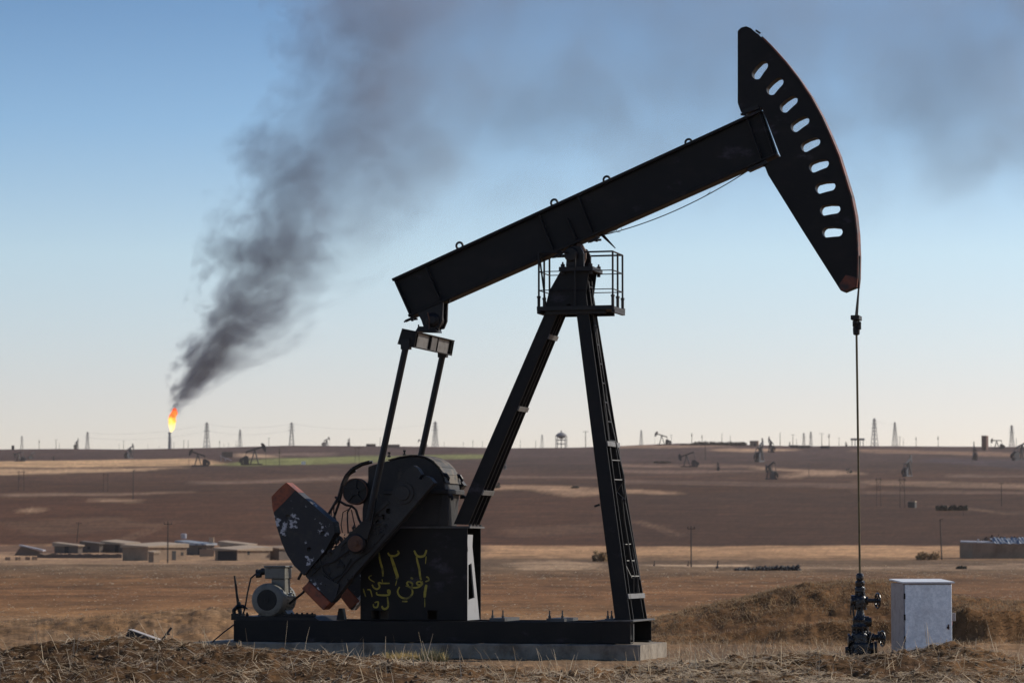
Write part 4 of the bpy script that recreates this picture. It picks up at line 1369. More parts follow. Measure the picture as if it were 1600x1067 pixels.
PIN = P(557.5, 849, VPT)
for sg in (-1, 1):
    s = MB()
    top = P(634.5, 540, VPT); bot = P(576, 812, VPT)
    pinl = PIN.copy()
    y = VPT if sg < 0 else -VPT
    for p in (top, bot, pinl): p.y = y
    s.tube([top, bot], .052, 14)
    d = (top - bot).normalized(); nx = Vector((d.z, 0, -d.x))
    s.hexa([bot + nx * .075 - d * .04, pinl + nx * .16 + d * .10, pinl - nx * .16 + d * .10, bot - nx * .075 - d * .04], (0, -.04, 0), (0, .04, 0))
    s.hexa([bot + nx * .07 - d * .05, bot - nx * .07 - d * .05, bot - nx * .052 + d * .35, bot + nx * .052 + d * .35], (0, -.025, 0), (0, .025, 0))
    s.lathe((pinl.x, y - .06, pinl.z), (0, 1, 0), [(0, .13), (.01, .15), (.11, .15), (.12, .13)], 24)
    s.box(top + Vector((0, 0, .02)), (.14, .12, .16))
    pit = s.build('pitman_arm', M['steel_plain'], pj)
    r_ = MB()
    r_.lathe((pinl.x, y + sg * .061, pinl.z), (0, sg, 0), [(0, .125), (.012, .125), (.0121, .085), (.02, .08)], 24)
    r_.lathe((pinl.x, y + sg * .081, pinl.z), (0, sg, 0), [(0, .05), (.05, .045)], 6)
    r_.lathe((pinl.x, y - sg * .05, pinl.z), (0, -sg, 0), [(0, .07), (.10, .07)], 12)
    r_.build('wrist_pin', M['rust'], pit)

# electric motor on its slide base
VM = -.72
MC = P(417, 937, VM)
base = MB()
a, b = P(366, 970, -W), P(500, 970, -W)
mz0 = a.z + .003
mz1 = P(400, 962.5, -W).z
base.hexa([(a.x + .02, 0, mz0), (b.x, 0, mz0), (b.x - .12, 0, mz1), (a.x + .02, 0, mz1)], (0, -W + .02, 0), (0, .55, 0))
for k, px in enumerate((385, 455, 463, 471, 479, 487)):
    p = P(px, 961, -W + .1)
    base.lathe((p.x, -.62, mz1), (0, 0, 1), [(0, .03), (.03, .03), (.031, .018), (.06, .018)], 6)
base.bar((P(430, 960, -.6).x, -.62, mz1 + .02), (P(494, 960, -.6).x, -.62, mz1 + .02), .05, .04)
base.build('motor_base', M['steel_plain'], pj, bevel=.005)
mo = MB()
mr_ = .262
mo.lathe((MC.x, VM, MC.z), (0, 1, 0), [(0, .18), (.005, .235), (.02, .258), (.05, mr_), (.24, mr_), (.241, .245), (.30, .245), (.301, .235), (.62, .235), (.625, .25), (.70, .25), (.74, .20), (.78, .12), (.79, .05), (.92, .05)], 40)
for k in range(30):
    an = 2 * math.pi * k / 30
    d = Vector((math.cos(an), 0, math.sin(an)))
    if d.z > -.8:
        c = Vector((MC.x, VM + .46, MC.z)) + d * .243
        mo.box(c, (.014, .30, .03), (Vector((-d.z, 0, d.x)), Vector((0, 1, 0)), d))
for u in (-.19, .19):
    mo.hexa([(MC.x + u - .07, 0, mz1 + .003), (MC.x + u + .07, 0, mz1 + .003), (MC.x + u * .75 + .05, 0, MC.z - .15), (MC.x + u * .75 - .05, 0, MC.z - .15)], (0, VM + .30, 0), (0, VM + .64, 0))
mot = mo.build('motor', M['motor'], pj, smooth=True)
fn = MB()
fn.lathe((MC.x, VM - .002, MC.z), (0, -1, 0), [(0, .165), (.006, .16), (.0061, .04), (.014, .035)], 28)
fn.build('fan_grille', M['steel_plain'], mot)
tbx = MB()
tz = MC.z
a, b = P(414, 904, VM + .15), P(447, 883.5, VM + .15)
nk0, nk1 = P(423, 917, VM + .15), P(444, 905, VM + .15)
tbx.hexa([(nk0.x, 0, nk0.z - .1), (nk1.x, 0, nk0.z - .1), (nk1.x, 0, a.z), (nk0.x, 0, a.z)], (0, VM + .18, 0), (0, VM + .45, 0))
tbx.hexa([(a.x, 0, a.z + .001), (b.x - .02, 0, a.z + .001), (b.x - .02, 0, b.z - .03), (a.x, 0, b.z - .03)], (0, VM + .14, 0), (0, VM + .48, 0))
tbx.hexa([(a.x - .015, 0, b.z - .029), (b.x, 0, b.z - .029), (b.x, 0, b.z), (a.x - .015, 0, b.z)], (0, VM + .12, 0), (0, VM + .50, 0))
tbx.build('terminal_box', M['motor'], mot, bevel=.008)
gl = MB()
g0 = P(412, 892, VM + .3)
gl.lathe(g0 + Vector((.02, 0, 0)), (-1, 0, -.15), [(0, .055), (.05, .055), (.051, .042), (.10, .042), (.101, .052), (.14, .05)], 12)
gl.lathe(P(408, 898, VM + .2), (-1, 0, -.1), [(0, .04), (.08, .04)], 10)
gl.tube([P(400, 896, VM + .3), P(392, 903, VM + .3), P(387, 925, VM + .3), P(383, 948, VM + .3), P(379, 962, VM + .3)], .014, 8)
gl.build('supply_cable', M['cable'], mot)
ey = MB(); ey.torus(P(447.5, 909, VM + .35), (0, 1, 0), .028, .009, 14, 6)
ey.bar(P(447.5, 912, VM + .35), P(447.5, 917, VM + .35), .02, .02)
ey.build('eye_bolt', M['motor'], mot)
# brake lever and its hook
bk = MB()
bk.tube([P(374, 955, -.6), P(371, 935, -.6), P(366.5, 899, -.6)], [.03, .022, .016], 8)
bk.bar(P(376, 962, -.6), P(373, 940, -.6), .05, .05)
hk = [(387, 951), (380, 947), (371, 947), (365.5, 953), (366, 961), (372, 965), (378, 962)]
bk.tube([P(a, b, -.62) for a, b in hk], [.008, .03, .035, .035, .035, .035, .03], 8)
bk.box(P(372, 963, -.6), (.16, .2, .10))
bk.build('brake_lever', M['steel_plain'], pj)
rdv = MB()
rdv.tube([P(366, 975, -.78), P(350, 987, -.85), P(331, 1003, -.95)], .012, 6)
rdv.build('ground_cable', M['cable'], pj)
gp2 = MB()
gp2.hexa([P(525.5, 968, -.5), P(538.5, 968, -.5), P(535, 950, -.5), P(529, 950, -.5)], (0, 0, 0), (0, .12, 0))
gp2.build('post_bracket', M['steel_plain'], pj)

# ------------------------------------------------------------------ wellhead under the rod
wx = Vector((ROD_BOT.x, 0, 0))
def to_world(p):
    return Vector((p.x * PC + p.y * PS, 50 - p.x * PS + p.y * PC, p.z))
WH = to_world(Vector((ROD_BOT.x, 0, 0)))
WH.z = 0
wh = empty('wellhead', WH, 'oily black wellhead of stacked valves below the polished rod', 'wellhead')
Yw = WH.y
def hz_(py): return wp(1345, py, Yw).z
mpp = Yw / F_PX
prof = [(1024, 22), (1021, 23), (1019.5, 18), (1013, 17.5), (1006, 17), (1003, 14), (996, 13.5), (992, 14), (988, 12), (985, 9.5), (982, 13.5), (978.5, 14), (976, 12), (971, 11.5),
        (968, 12.5), (965, 10), (961, 7), (957, 6), (951, 5.5), (948, 10), (941, 11), (935, 10.5), (932, 9.5), (929, 5.5), (925.5, 5.5), (924, 8), (919, 8.3), (916, 6.5), (913, 7.5), (909, 7.8), (906.5, 5), (904, 6), (898, 6), (896, 4.5), (895, 2.2)]
cz = hz_(1024)
b_ = MB()
b_.lathe((0, 0, cz), (0, 0, 1), [(hz_(y) - cz, r * mpp) for y, r in prof], 20)
b_.build('valve_stack', M['oil'], wh, smooth=True)
bolts = MB()
for y, r, n in ((1019.5, 20, 12), (985, 12.5, 8), (948, 9, 8), (926, 7, 6)):
    for k in range(n):
        a_ = 2 * math.pi * k / n + .2
        c = Vector((math.cos(a_) * r * mpp, math.sin(a_) * r * mpp, hz_(y) - .04))
        bolts = MB()
        bolts.lathe(c, (0, 0, 1), [(0, .018), (.03, .018), (.031, .011), (.09, .011), (.091, .018), (.12, .018)], 6)
        bolts.build('flange_bolt', M['oil'], wh)
side = MB()
def lat(px0, px1, py, r, vdir=(1, 0, 0)):
    side.lathe(((px0 - 1345) * mpp, -.02, hz_(py)), vdir, [(0, r * mpp), ((px1 - px0) * mpp, r * mpp)], 14)
lat(1345, 1372, 938, 3.2); lat(1354, 1357, 938, 6.5); lat(1345, 1377, 995, 4.2); lat(1358, 1361, 995, 8.5); lat(1363, 1366, 995, 6); lat(1371.5, 1374.5, 995, 9)
lat(1345, 1358, 971, 9); lat(1358, 1362, 971, 7)
lat(1345, 1370, 1012, 9); lat(1366, 1370, 1012, 10.5)
side.lathe((-.06, 0, hz_(938)), (-1, 0, 0), [(0, .08), (.05, .085), (.08, .085)], 12)
side.tube([(-.10, -.05, hz_(935)), (-.115, -.05, hz_(950)), (-.10, -.05, hz_(962)), (-.11, -.04, hz_(985))], .014, 6)
side.tube([(-.13, -.03, hz_(933)), (-.15, -.03, hz_(960))], .012, 6)
side.lathe((-.1, 0, hz_(1000)), (-1, 0, 0), [(0, .07), (.06, .07), (.061, .1), (.09, .1)], 12)
side.lathe((-.17, 0, hz_(1015)), (-1, 0, 0), [(0, .05), (.06, .05)], 12)
side.build('side_outlet', M['oil'], wh, smooth=True)
for px, py, r in ((1372, 938, 11.5), (1379, 997, 11.5)):
    h = MB()
    c = Vector(((px - 1345) * mpp, -.02, hz_(py)))
    axw = Vector((1, .25, 0)).normalized()
    h.torus(c, axw, r * mpp, .014, 22, 8)
    x_ = Vector((-.25, 1, 0)).normalized()
    for k in range(3):
        a_ = math.pi * k / 3
        d = x_ * math.cos(a_) + Vector((0, 0, 1)) * math.sin(a_)
        h.tube([c - d * r * mpp, c + d * r * mpp], .010, 6)
    h.lathe(c - axw * .04, axw, [(0, .03), (.08, .03)], 10)
    h.build('handwheel', M['oil'], wh, smooth=True)

# ------------------------------------------------------------------ control cabinet
CY = 50.6
cl0 = wp(1412.5, 1016, CY); cr0 = wp(1489.5, 1005, CY)
CB_YAW = R(9.0)
cz0 = -.05
cab = empty('control_cabinet', (cl0.x, CY, cz0), 'galvanised metal control cabinet with a white sloping lid', 'cabinet', CB_YAW)
cw_ = (cr0.x - cl0.x) / math.cos(CB_YAW) * 1.005
ch = wp(1412, 911, CY).z - cz0
cd = .72
s = MB()
s.box((cw_ / 2, cd / 2 + .012, ch / 2), (cw_, cd, ch))
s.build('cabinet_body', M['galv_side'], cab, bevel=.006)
s = MB()
s.box((cw_ / 2 + .006, -.004, ch / 2 + .03), (cw_ - .03, .03, ch - .10))
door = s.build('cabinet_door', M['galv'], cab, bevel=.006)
s = MB()
for z in (.28, .62, .95):
    s = MB()
    s.lathe((.012, -.012, z), (0, 0, 1), [(0, .014), (.09, .014)], 8)
    s.build('hinge', M['steel_plain'], door)
s = MB()
s.lathe((cw_ - .075, -.02, ch * .42), (0, -1, 0), [(0, .022), (.02, .02), (.021, .012), (.03, .01)], 10)
s.bar((cw_ - .075, -.045, ch * .42 + .05), (cw_ - .07, -.045, ch * .42 - .03), .018, .014)
s.build('handle', M['rust'], door)
s = MB()
o = .03
v = [(-o, -.05, ch + .002), (cw_ + o, -.05, ch + .002), (cw_ + o, cd + .01, ch + .045), (-o, cd + .01, ch + .045)]
v2 = [(a, b, c + .022) for a, b, c in v]
s.add(v + v2, [(0, 1, 2, 3), (7, 6, 5, 4), (0, 4, 5, 1), (1, 5, 6, 2), (2, 6, 7, 3), (3, 7, 4, 0)])
s.build('lid', M['white'], cab)
s = MB()
s.box((cw_ + .045, .16, ch * .555), (.085, .12, .13))
sb_ = s.build('socket_box', M['galv_side'], cab, bevel=.006)
s = MB()
s.lathe((cw_ + .02, .12, ch * .45), (0, 0, 1), [(0, .018), (.06, .02)], 8)
s.build('plug', M['red'], sb_)

# ------------------------------------------------------------------ charred board lying on the bank, with a nailed stake
by_ = 45.5
A, B = wp(200, 983, by_), wp(256, 1003, by_ + .04)
bd = empty('charred_board', (A + B) / 2, 'charred plank with a nailed stake lying tilted behind the bank', 'board')
o = Vector(bd.location)
s = MB()
t = (B - A).normalized(); up_ = Vector((-t.z, 0, t.x)); up_ = up_ if up_.z > 0 else -up_
q = [A - o, B - o, B - o + up_ * -.20, A - o + up_ * -.20]
s.hexa(q, (0, 0, 0), (.05, .30, -.01))
s.build('plank', M['board'], bd, bevel=.004)
s = MB()
s.hexa([A - o + up_ * .002, B - o + up_ * .002, B - o + up_ * .008, A - o + up_ * .008], (.0, .01, 0), (.048, .29, -.01))
s.build('bleached_face', M['boardtop'], bd)
s = MB()
a, b = wp(250, 1004, by_) - o, wp(268, 980, by_) - o
s.bar(a, b, .035, .03)
s.bar(a.lerp(b, .62) - Vector((.03, 0, .01)), a.lerp(b, .62) + Vector((.04, 0, -.01)), .02, .02)
s.build('stake', M['board'], bd)
# ------------------------------------------------------------------ things far out on the plain
def mpp_at(Y): return Y / F_PX
# flare stack
f0 = ground_at(265, 702.0)
fl_y = 2440.0
f0 = Vector((wp(265, 700, fl_y).x, fl_y, gz(wp(265, 700, fl_y).x, fl_y)))
fk = mpp_at(fl_y)
fs = empty('flare_stack', f0, 'tall thin flare stack burning with an orange flame below the smoke', 'flare stack')
tipz = wp(265, 676.5, fl_y).z - f0.z
b_ = MB()
b_.lathe((0, 0, -1), (0, 0, 1), [(0, 1.1), (tipz * .5, 1.0), (tipz + .8, .95), (tipz + .81, 1.3), (tipz + 1.6, 1.3)], 12)
for k in range(3):
    a_ = 2 * math.pi * k / 3 + .4
    b_.bar((math.cos(a_) * 1.6, math.sin(a_) * 1.6, 0), (math.cos(a_) * 1.2, math.sin(a_) * 1.2, tipz * .8), .25)
for k in range(6):
    b_.torus((0, 0, tipz * (.15 + .13 * k)), (0, 0, 1), 1.5, .14, 10, 4)
b_.build('stack_pipe', M['pale_grey'], fs)
fm = bmesh.new()
bmesh.ops.create_icosphere(fm, subdivisions=4, radius=1)
Hf = (676.5 - 638) * fk
rs = np.random.RandomState(4)
for v in fm.verts:
    h = (v.co.z + 1) / 2
    wdt = (10.5 * (h ** .55) * (1 - h) ** .42 * 1.05) * fk * (1 + .35 * (float(fbm(np.array(v.co.x * 1.3 + 5), np.array(h * 6.0), 3, 2)) - .5) * 2)
    r_ = math.hypot(v.co.x, v.co.y) + 1e-6
    v.co.x, v.co.y = v.co.x / r_ * wdt * min(1, r_ * 3), v.co.y / r_ * wdt * min(1, r_ * 3)
    v.co.z = h * Hf
    v.co.x += (h ** 1.2) * 5.2 * fk + math.sin(h * 9) * .9 * fk
fme = bpy.data.meshes.new('flame'); fm.to_mesh(fme); fm.free()
fme.materials.append(M['flame'])
for p in fme.polygons: p.use_smooth = True
fo = bpy.data.objects.new('flame', fme); col.objects.link(fo)
fo.parent = fs; fo.location = (1.0, 0, tipz + .6)

# lattice pylons on the skyline
def pylon_mesh():
    s = MB()
    H = 20.0
    wd = lambda z: 1.7 * (1 - z / H) + .35
    zs = [0, 3.6, 6.8, 9.6, 12, 14, 15.8, 17.4, 18.8, 20]
    for sx in (-1, 1):
        for sy in (-1, 1):
            s.bar((sx * wd(0), sy * wd(0), -1.5), (sx * wd(H), sy * wd(H), H), .26)
    for z0_, z1_ in zip(zs, zs[1:]):
        a, b = wd(z0_), wd(z1_)
        for sy in (-1, 1):
            s.bar((-a, sy * a, z0_), (b, sy * b, z1_), .14); s.bar((a, sy * a, z0_), (-b, sy * b, z1_), .14)
            s.bar((sy * a, -a, z0_), (sy * b, b, z1_), .14); s.bar((sy * a, a, z0_), (sy * b, -b, z1_), .14)
    for z, l in ((13.4, 2.8), (16.2, 2.4), (18.6, 1.8)):
        s.bar((-l, 0, z), (l, 0, z), .26); s.bar((-l, 0, z), (0, 0, z + 1.1), .14); s.bar((l, 0, z), (0, 0, z + 1.1), .14)
        for sx in (-1, 1): s.bar((sx * l, 0, z), (sx * l, 0, z - 1.0), .16)
    return s
PYL = None
def place(proto, name, px, py, hpx, H, label, cat, group, yaw=0.0, sx=1.0, lean=0.0):
    g = ground_at(px, py)
    sc = hpx * mpp_at(g.y) / H
    if isinstance(proto, MB):
        o = proto.build(name, proto.mat)
    else:
        o = proto.copy(); col.objects.link(o)
    o.location = g - Vector((0, 0, .15 * sc))
    o.rotation_euler = (0, lean, yaw)
    o.scale = (sc * sx, sc * sx, sc)
    return tag(o, label, cat, group)
pylons = [(34, 702, 21, 'short lattice pylon nearest the left edge of the skyline'), (136.5, 701, 27, 'thin lattice pylon between the left edge and the flare'),
          (323, 700.3, 41, 'tall lattice pylon just right of the flare'), (375, 698.5, 28, 'shorter lattice pylon right of the tall one beside the flare'),
          (455.5, 696.5, 37, 'tall lattice pylon on the skyline above the orange counterweight tip'), (680, 698, 40, 'tall lattice pylon right of the pitman arms'),
          (847, 699, 21, 'pale lattice pylon just left of the water tower'), (1002, 695.5, 24, 'lattice pylon on the rise right of the ladder leg'),
          (1256, 698, 22, 'left one of two close small pylons left of the polished rod'), (1267, 698, 24, 'right one of two close small pylons left of the polished rod'),
          (1366.5, 697, 44, 'tallest lattice pylon, just right of the polished rod'), (1398.5, 697.3, 38, 'second tall pylon to the right of the polished rod'),
          (1581, 698, 34, 'lattice pylon nearest the right edge of the skyline')]
pm = pylon_mesh(); pm.mat = M['lattice']
first = pm
pyl_obs = []
for i, (px, py, h, lab) in enumerate(pylons):
    o = place(first, 'lattice_pylon', px, py, h, 20.0, lab, 'pylon', 'lattice pylons along the skyline', yaw=R(18 + 13 * (i % 4)))
    if i == 0: first = o
    pyl_obs.append(o)
# wires between pylons
def wire(p0, p1, zf, sag, lab):
    s = MB()
    a = p0.location + Vector((0, 0, 20 * p0.scale.z * zf)); b = p1.location + Vector((0, 0, 20 * p1.scale.z * zf))
    pts = []
    for i in range(17):
        f = i / 16
        p = a.lerp(b, f); p.z -= sag * 4 * f * (1 - f)
        pts.append(p)
    s.tube(pts, .035, 4)
    tag(s.build('power_line', M['wire']), lab, 'power line', 'wires between the skyline pylons')
wire(pyl_obs[1], pyl_obs[2], .93, 3.2, 'upper wire sagging from the thin pylon to the tall pylon beside the flare')
wire(pyl_obs[1], pyl_obs[2], .67, 3.6, 'lower wire sagging from the thin pylon to the tall pylon beside the flare')
wire(pyl_obs[2], pyl_obs[4], .93, 2.6, 'upper wire from the flare pylon to the pylon above the orange tip')
wire(pyl_obs[2], pyl_obs[4], .67, 3.0, 'lower wire from the flare pylon to the pylon above the orange tip')
wire(pyl_obs[4], pyl_obs[5], .93, 4.2, 'upper wire passing behind the pitman arms')
wire(pyl_obs[10], pyl_obs[11], .93, 1.0, 'wire between the two tall pylons right of the polished rod')

# poles
def pole_mesh(kind):
    s = MB()
    s.tube([(0, 0, -1), (0, 0, 5), (0, 0, 10)], [.20, .17, .13], 7)
    if kind == 0:
        s.bar((-1.1, 0, 9.3), (1.1, 0, 9.3), .18)
        for x in (-1, 0, 1): s.bar((x, 0, 9.3), (x, 0, 9.85), .16)
    elif kind == 1:
        s.bar((-.7, 0, 9.5), (.7, 0, 9.5), .16); s.bar((-.55, 0, 8.7), (.55, 0, 8.7), .16)
        s.box((0, .25, 7.6), (.7, .6, 1.1))
    else:
        s.bar((0, 0, 9.8), (.8, 0, 10.1), .14)
    s.mat = M['wood']
    return s
poles = [(61, 701, 15, 1, 'stout dark pole on the skyline above the wheat strip, left of all the thin poles'), (87.5, 702, 16, 0, 'taller of two thin poles between the left pylons'),
         (92.5, 702, 10, 2, 'shorter of two thin poles between the left pylons'), (186, 702, 9, 2, 'stub of a pole on the skyline left of the edge-on pumpjack'),
         (193, 701.5, 14, 0, 'pale pole just left of the edge-on pumpjack near the flare'), (231, 702, 8, 2, 'low pole in the gap left of the flare'),
         (249, 702, 6, 1, 'lowest stump of a pole close to the left of the flare'), (271.5, 702, 11, 0, 'small pole touching the right side of the flare stack'),
         (287, 701.5, 14, 0, 'left one of a pair of thin poles right of the flare'), (294, 701.5, 14, 2, 'right one of a pair of thin poles right of the flare'),
         (343, 700, 12, 1, 'stout pole right of the tall flare pylon'), (350, 699.5, 7, 2, 'lowest stub beside the stout pole right of the flare'),
         (357, 699.5, 8, 0, 'low pole midway between the two pylons right of the flare'), (369, 699, 10, 2, 'thin pole against the left of the shorter flare pylon'),
         (420, 697.5, 14, 0, 'faint thin pole between the big pumpjack-side pylon and the shorter flare pylon'), (594, 697.5, 15, 2, 'thin pole half hidden by the near pitman arm'),
         (694, 698, 8, 0, 'small pole just right of the pylon behind the pitman arms'), (724, 699, 9, 1, 'small stout pole left of the rear leg'),
         (739, 699.5, 12, 1, 'taller stout pole left of the rear leg'), (754, 700, 11, 0, 'small pole touching the left edge of the rear leg'),
         (813, 700, 13, 2, 'thin pole just right of the rear leg'), (837, 699.5, 12, 0, 'thin pole between the rear leg and the pale pylon'),
         (915, 698, 26, 0, 'tall faint pole just left of the front leg'), (1049, 694.5, 16, 0, 'pole just right of the pumpjack on the rise'),
         (1081, 694, 18, 1, 'dark pole at the left end of the dark tree belt'), (1097, 694, 15, 1, 'stout pole standing over the left half of the tree belt'),
         (1128, 694, 17, 2, 'faint thin pole over the middle of the tree belt'), (1141, 694.5, 15, 2, 'faint thin pole over the right half of the tree belt'),
         (1219, 696.5, 21, 2, 'thin tall pole right of the mud hut on the skyline'), (1239, 697, 19, 0, 'thin pole left of the two close small pylons'),
         (1244.5, 697, 12, 2, 'short pole squeezed left of the two close small pylons'), (1284, 697, 21, 0, 'left one of two dark poles left of the polished rod'),
         (1295.5, 697, 20, 1, 'right one of two dark poles left of the polished rod'), (1311, 697, 14, 0, 'pale pole between the dark poles and the gantry'),
         (1406, 697.3, 16, 0, 'left one of two short poles beside the second tall pylon'), (1411.5, 697.3, 13, 2, 'right one of two short poles beside the second tall pylon'),
         (1431.5, 697.3, 15, 1, 'lone pole in the gap right of the second tall pylon'), (1466, 698, 17, 1, 'lone pole midway to the brick tower'),
         (1588, 698, 14, 2, 'thin pole between the right-hand pylon and the right edge'),
         (436.5, 727, 27, 1, 'dark pole standing in the green field'), (1102, 718, 31, 0, 'tall pole standing in front of the tree belt'),
         (1264, 745, 22, 2, 'thin pole beside the pale track fork'), (208, 780, 46, 2, 'thin pale pole in the brown field below the wheat strip'),
         (262, 879, 66, 0, 'tall thin pole beside the mud annex in the village'), (1080, 886, 65, 0, 'tall thin pole by the pale road right of the front leg'),
         (1565, 790, 38, 0, 'pole in the brown field above the tarpaulin compound'), (1505, 806, 15, 2, 'short post beside the dark hedge on the right')]
pk = [pole_mesh(k) for k in range(3)]
for px, py, h, k, lab in poles:
    far = py < 706
    p = pk[k]
    o = place(p, 'utility_pole', px, py, h, 10.0, lab, 'pole', 'utility poles across the plain', yaw=R((px * 37) % 70 - 35), sx=1.35 if far else .9)
    if isinstance(p, MB): pk[k] = o
o = place(pk[0], 'utility_pole', 120, 848, 33, 10.0, 'dark pole leaning over the village roofs', 'pole', 'utility poles across the plain', yaw=.3, sx=1.2, lean=R(5))
o = place(pk[2], 'utility_pole', 1471.5, 873, 64, 10.0, 'tall bare pole leaning left beside the tarpaulin compound', 'pole', 'utility poles across the plain', yaw=.2, sx=.9, lean=R(-2))

# two-legged line supports
hf = MB()
for x in (-1.5, 1.5): hf.tube([(x, 0, -1), (x * .9, 0, 10)], [.17, .13], 7)
hf.bar((-2.3, 0, 9.2), (2.3, 0, 9.2), .2); hf.bar((-1.4, 0, 5.6), (1.35, 0, 8.8), .12); hf.bar((1.4, 0, 5.6), (-1.35, 0, 8.8), .12); hf.bar((-1.4, 0, 5.6), (1.4, 0, 5.6), .12)
for x in (-2.1, 0, 2.1): hf.bar((x, 0, 9.2), (x, 0, 8.5), .12)
hf.mat = M['wood']
f_ = hf
for px, py, h, w, lab in ((33, 766, 32, .9, 'two-legged line support below the wheat strip at the left edge'), (165, 767, 29, .8, 'two-legged line support below the wheat strip, right of the first one'),
                          (558, 721, 25, .85, 'two-legged line support in the green field left of the sheave'), (1373, 791, 46, .5, 'slim two-legged line support right of the polished rod'),
                          (1410, 793, 48, .55, 'dark two-legged line support below the dark pumpjack on the right')):
    o = place(f_, 'line_support', px, py, h, 10.0, lab, 'line support', 'two-legged line supports', yaw=R(12), sx=w)
    f_ = o

# other pumpjacks
def pump_mesh(tilt):
    s = MB()
    s.box((0, 0, .35), (9.0, 1.8, .7)); s.box((-2.2, 0, 1.6), (2.2, 1.4, 2.0))
    s.prism([[Vector((-3.3, 0, 2.6)), Vector((-1.2, 0, 2.6)), Vector((-1.3, 0, 3.6)), Vector((-2.1, 0, 4.0)), Vector((-3.0, 0, 3.6))]], -.6, .6)
    for sg in (-1, 1):
        s.bar((2.9, sg * .8, .6), (1.4, sg * .25, 6.1), .42); s.bar((-.5, sg * .6, .6), (1.3, sg * .25, 6.1), .38)
        s.prism([[Vector((-2.0, 0, 3.4)), Vector((-4.3, 0, .9)), Vector((-5.2, 0, 1.3)), Vector((-5.0, 0, 2.6)), Vector((-2.6, 0, 3.9))]], sg * .95 - .15, sg * .95 + .15)
    s.box((1.35, 0, 5.3), (1.9, 1.4, .12)); s.box((1.35, 0, 6.2), (.7, .7, .5))
    c, sn = math.cos(R(tilt)), math.sin(R(tilt))
    T = lambda x, z: Vector((1.35 + x * c - z * sn, 0, 6.65 + x * sn + z * c))
    s.prism([[T(-4.0, -.32), T(3.4, -.38), T(3.4, .38), T(-4.0, .32)]], -.2, .2)
    s.prism([[T(3.0, 1.4), T(3.5, 1.75), T(4.3, 1.0), T(4.65, -.2), T(4.45, -1.4), T(3.9, -2.3), T(3.55, -2.2), T(3.0, -.5)]], -.16, .16)
    hx = T(4.5, -1.0)
    s.tube([hx, Vector((hx.x, 0, .3))], .06, 5)
    for sg in (-1, 1): s.bar(T(-3.7, -.4) + Vector((0, sg * .8, 0)), Vector((-3.4, sg * 1.0, 2.2)), .18)
    s.box(T(-3.7, -.45), (.4, 1.9, .35)); s.box((-3.9, .2, 1.0), (.9, .8, .8))
    s.mat = M['far_steel']
    return s
protos = {t: pump_mesh(t) for t in (-20, 0, 18)}
pumps = [(31, 722, 18, 155, -20, 'dark pumpjack at the left edge just above the wheat strip'), (49, 716, 12, 60, 18, 'small pale pumpjack right of the one at the left edge'),
         (84, 719, 9, 95, 0, 'tiny dark pumpjack at the top edge of the wheat strip'), (119.5, 701.5, 17, 82, 18, 'edge-on pumpjack on the skyline left of the thin pylon'),
         (202, 715, 23, 70, 18, 'edge-on dark pumpjack between the thin pylon and the flare'), (313, 729, 27, 184, 18, 'pumpjack with a raised head right of the flare at the end of the wheat'),
         (393, 726, 34, 5, 18, 'dark pumpjack with raised head in front of the green field'), (509, 697, 15, 55, 18, 'leaning pumpjack on the skyline right of the pylon above the orange tip'),
         (545, 697, 15, 85, 0, 'edge-on pumpjack on the skyline left of the pitman arms'), (661, 698, 12, 178, 18, 'pale small pumpjack between the pitman arms and the pylon'),
         (789, 733, 18, 84, 0, 'edge-on dark pumpjack just right of the rear leg'), (1037, 695, 21, 178, 18, 'pumpjack with raised head standing on the rise against the sky'),
         (1077, 729, 27, 176, -20, 'pumpjack with lowered head below the tree belt'), (1122, 736, 16, 92, 0, 'edge-on faint pumpjack right of the one below the tree belt'),
         (1187, 721, 37, 72, 18, 'tall dark edge-on pumpjack below the mud hut on the skyline'), (1205, 707, 25, 100, 18, 'pumpjack on the skyline right of the mud hut'),
         (1205, 749, 31, 112, -20, 'pumpjack with dark legs spread on the pale track'), (1234, 697.5, 9, 80, 0, 'tiny dark pumpjack on the skyline left of the two close small pylons'),
         (1322, 697.5, 9, 95, 0, 'tiny dark pumpjack on the skyline left of the gantry'), (1327, 739, 9, 150, -20, 'tiny pumpjack left of the polished rod at the end of the track'),
         (1418, 744, 34, 66, 18, 'dark edge-on pumpjack standing alone right of the polished rod'), (1523, 719, 29, 86, 18, 'slim edge-on pumpjack just left of the brick tower'),
         (1560, 701, 18, 182, 0, 'pumpjack with level beam right of the brick tower'), (1594, 719, 34, 42, 18, 'dark pumpjack cut by the right edge of the picture')]
for px, py, h, yaw, t, lab in pumps:
    p = protos[t]
    o = place(p, 'pumpjack', px, py, h, 9.0, lab, 'pumpjack', 'small pumpjacks out on the plain', yaw=R(yaw))
    if isinstance(p, MB): protos[t] = o

# water tower, gantry, brick tower, huts
g = ground_at(877, 699); k = mpp_at(g.y)
wt = empty('water_tower', g, 'pale domed water tower on a ring of legs on the skyline', 'water tower')
s = MB()
for i in range(8):
    a_ = 2 * math.pi * i / 8
    s.bar((math.cos(a_) * 8.6 * k, math.sin(a_) * 8.6 * k, -1), (math.cos(a_) * 8.6 * k, math.sin(a_) * 8.6 * k, 18 * k), .5)
for z in (6, 12, 18):
    s.torus((0, 0, z * k), (0, 0, 1), 8.6 * k, .22, 24, 4)
s.build('leg_ring', M['lattice'], wt)
s = MB()
s.lathe((0, 0, 14 * k), (0, 0, 1), [(0, 3 * k), (2 * k, 5 * k), (4 * k, 8.6 * k), (5.5 * k, 8.6 * k), (8 * k, 6 * k), (9.5 * k, 3 * k), (10 * k, .9 * k), (13 * k, .8 * k)], 20)
s.build('tank', M['lattice'], wt, smooth=True)
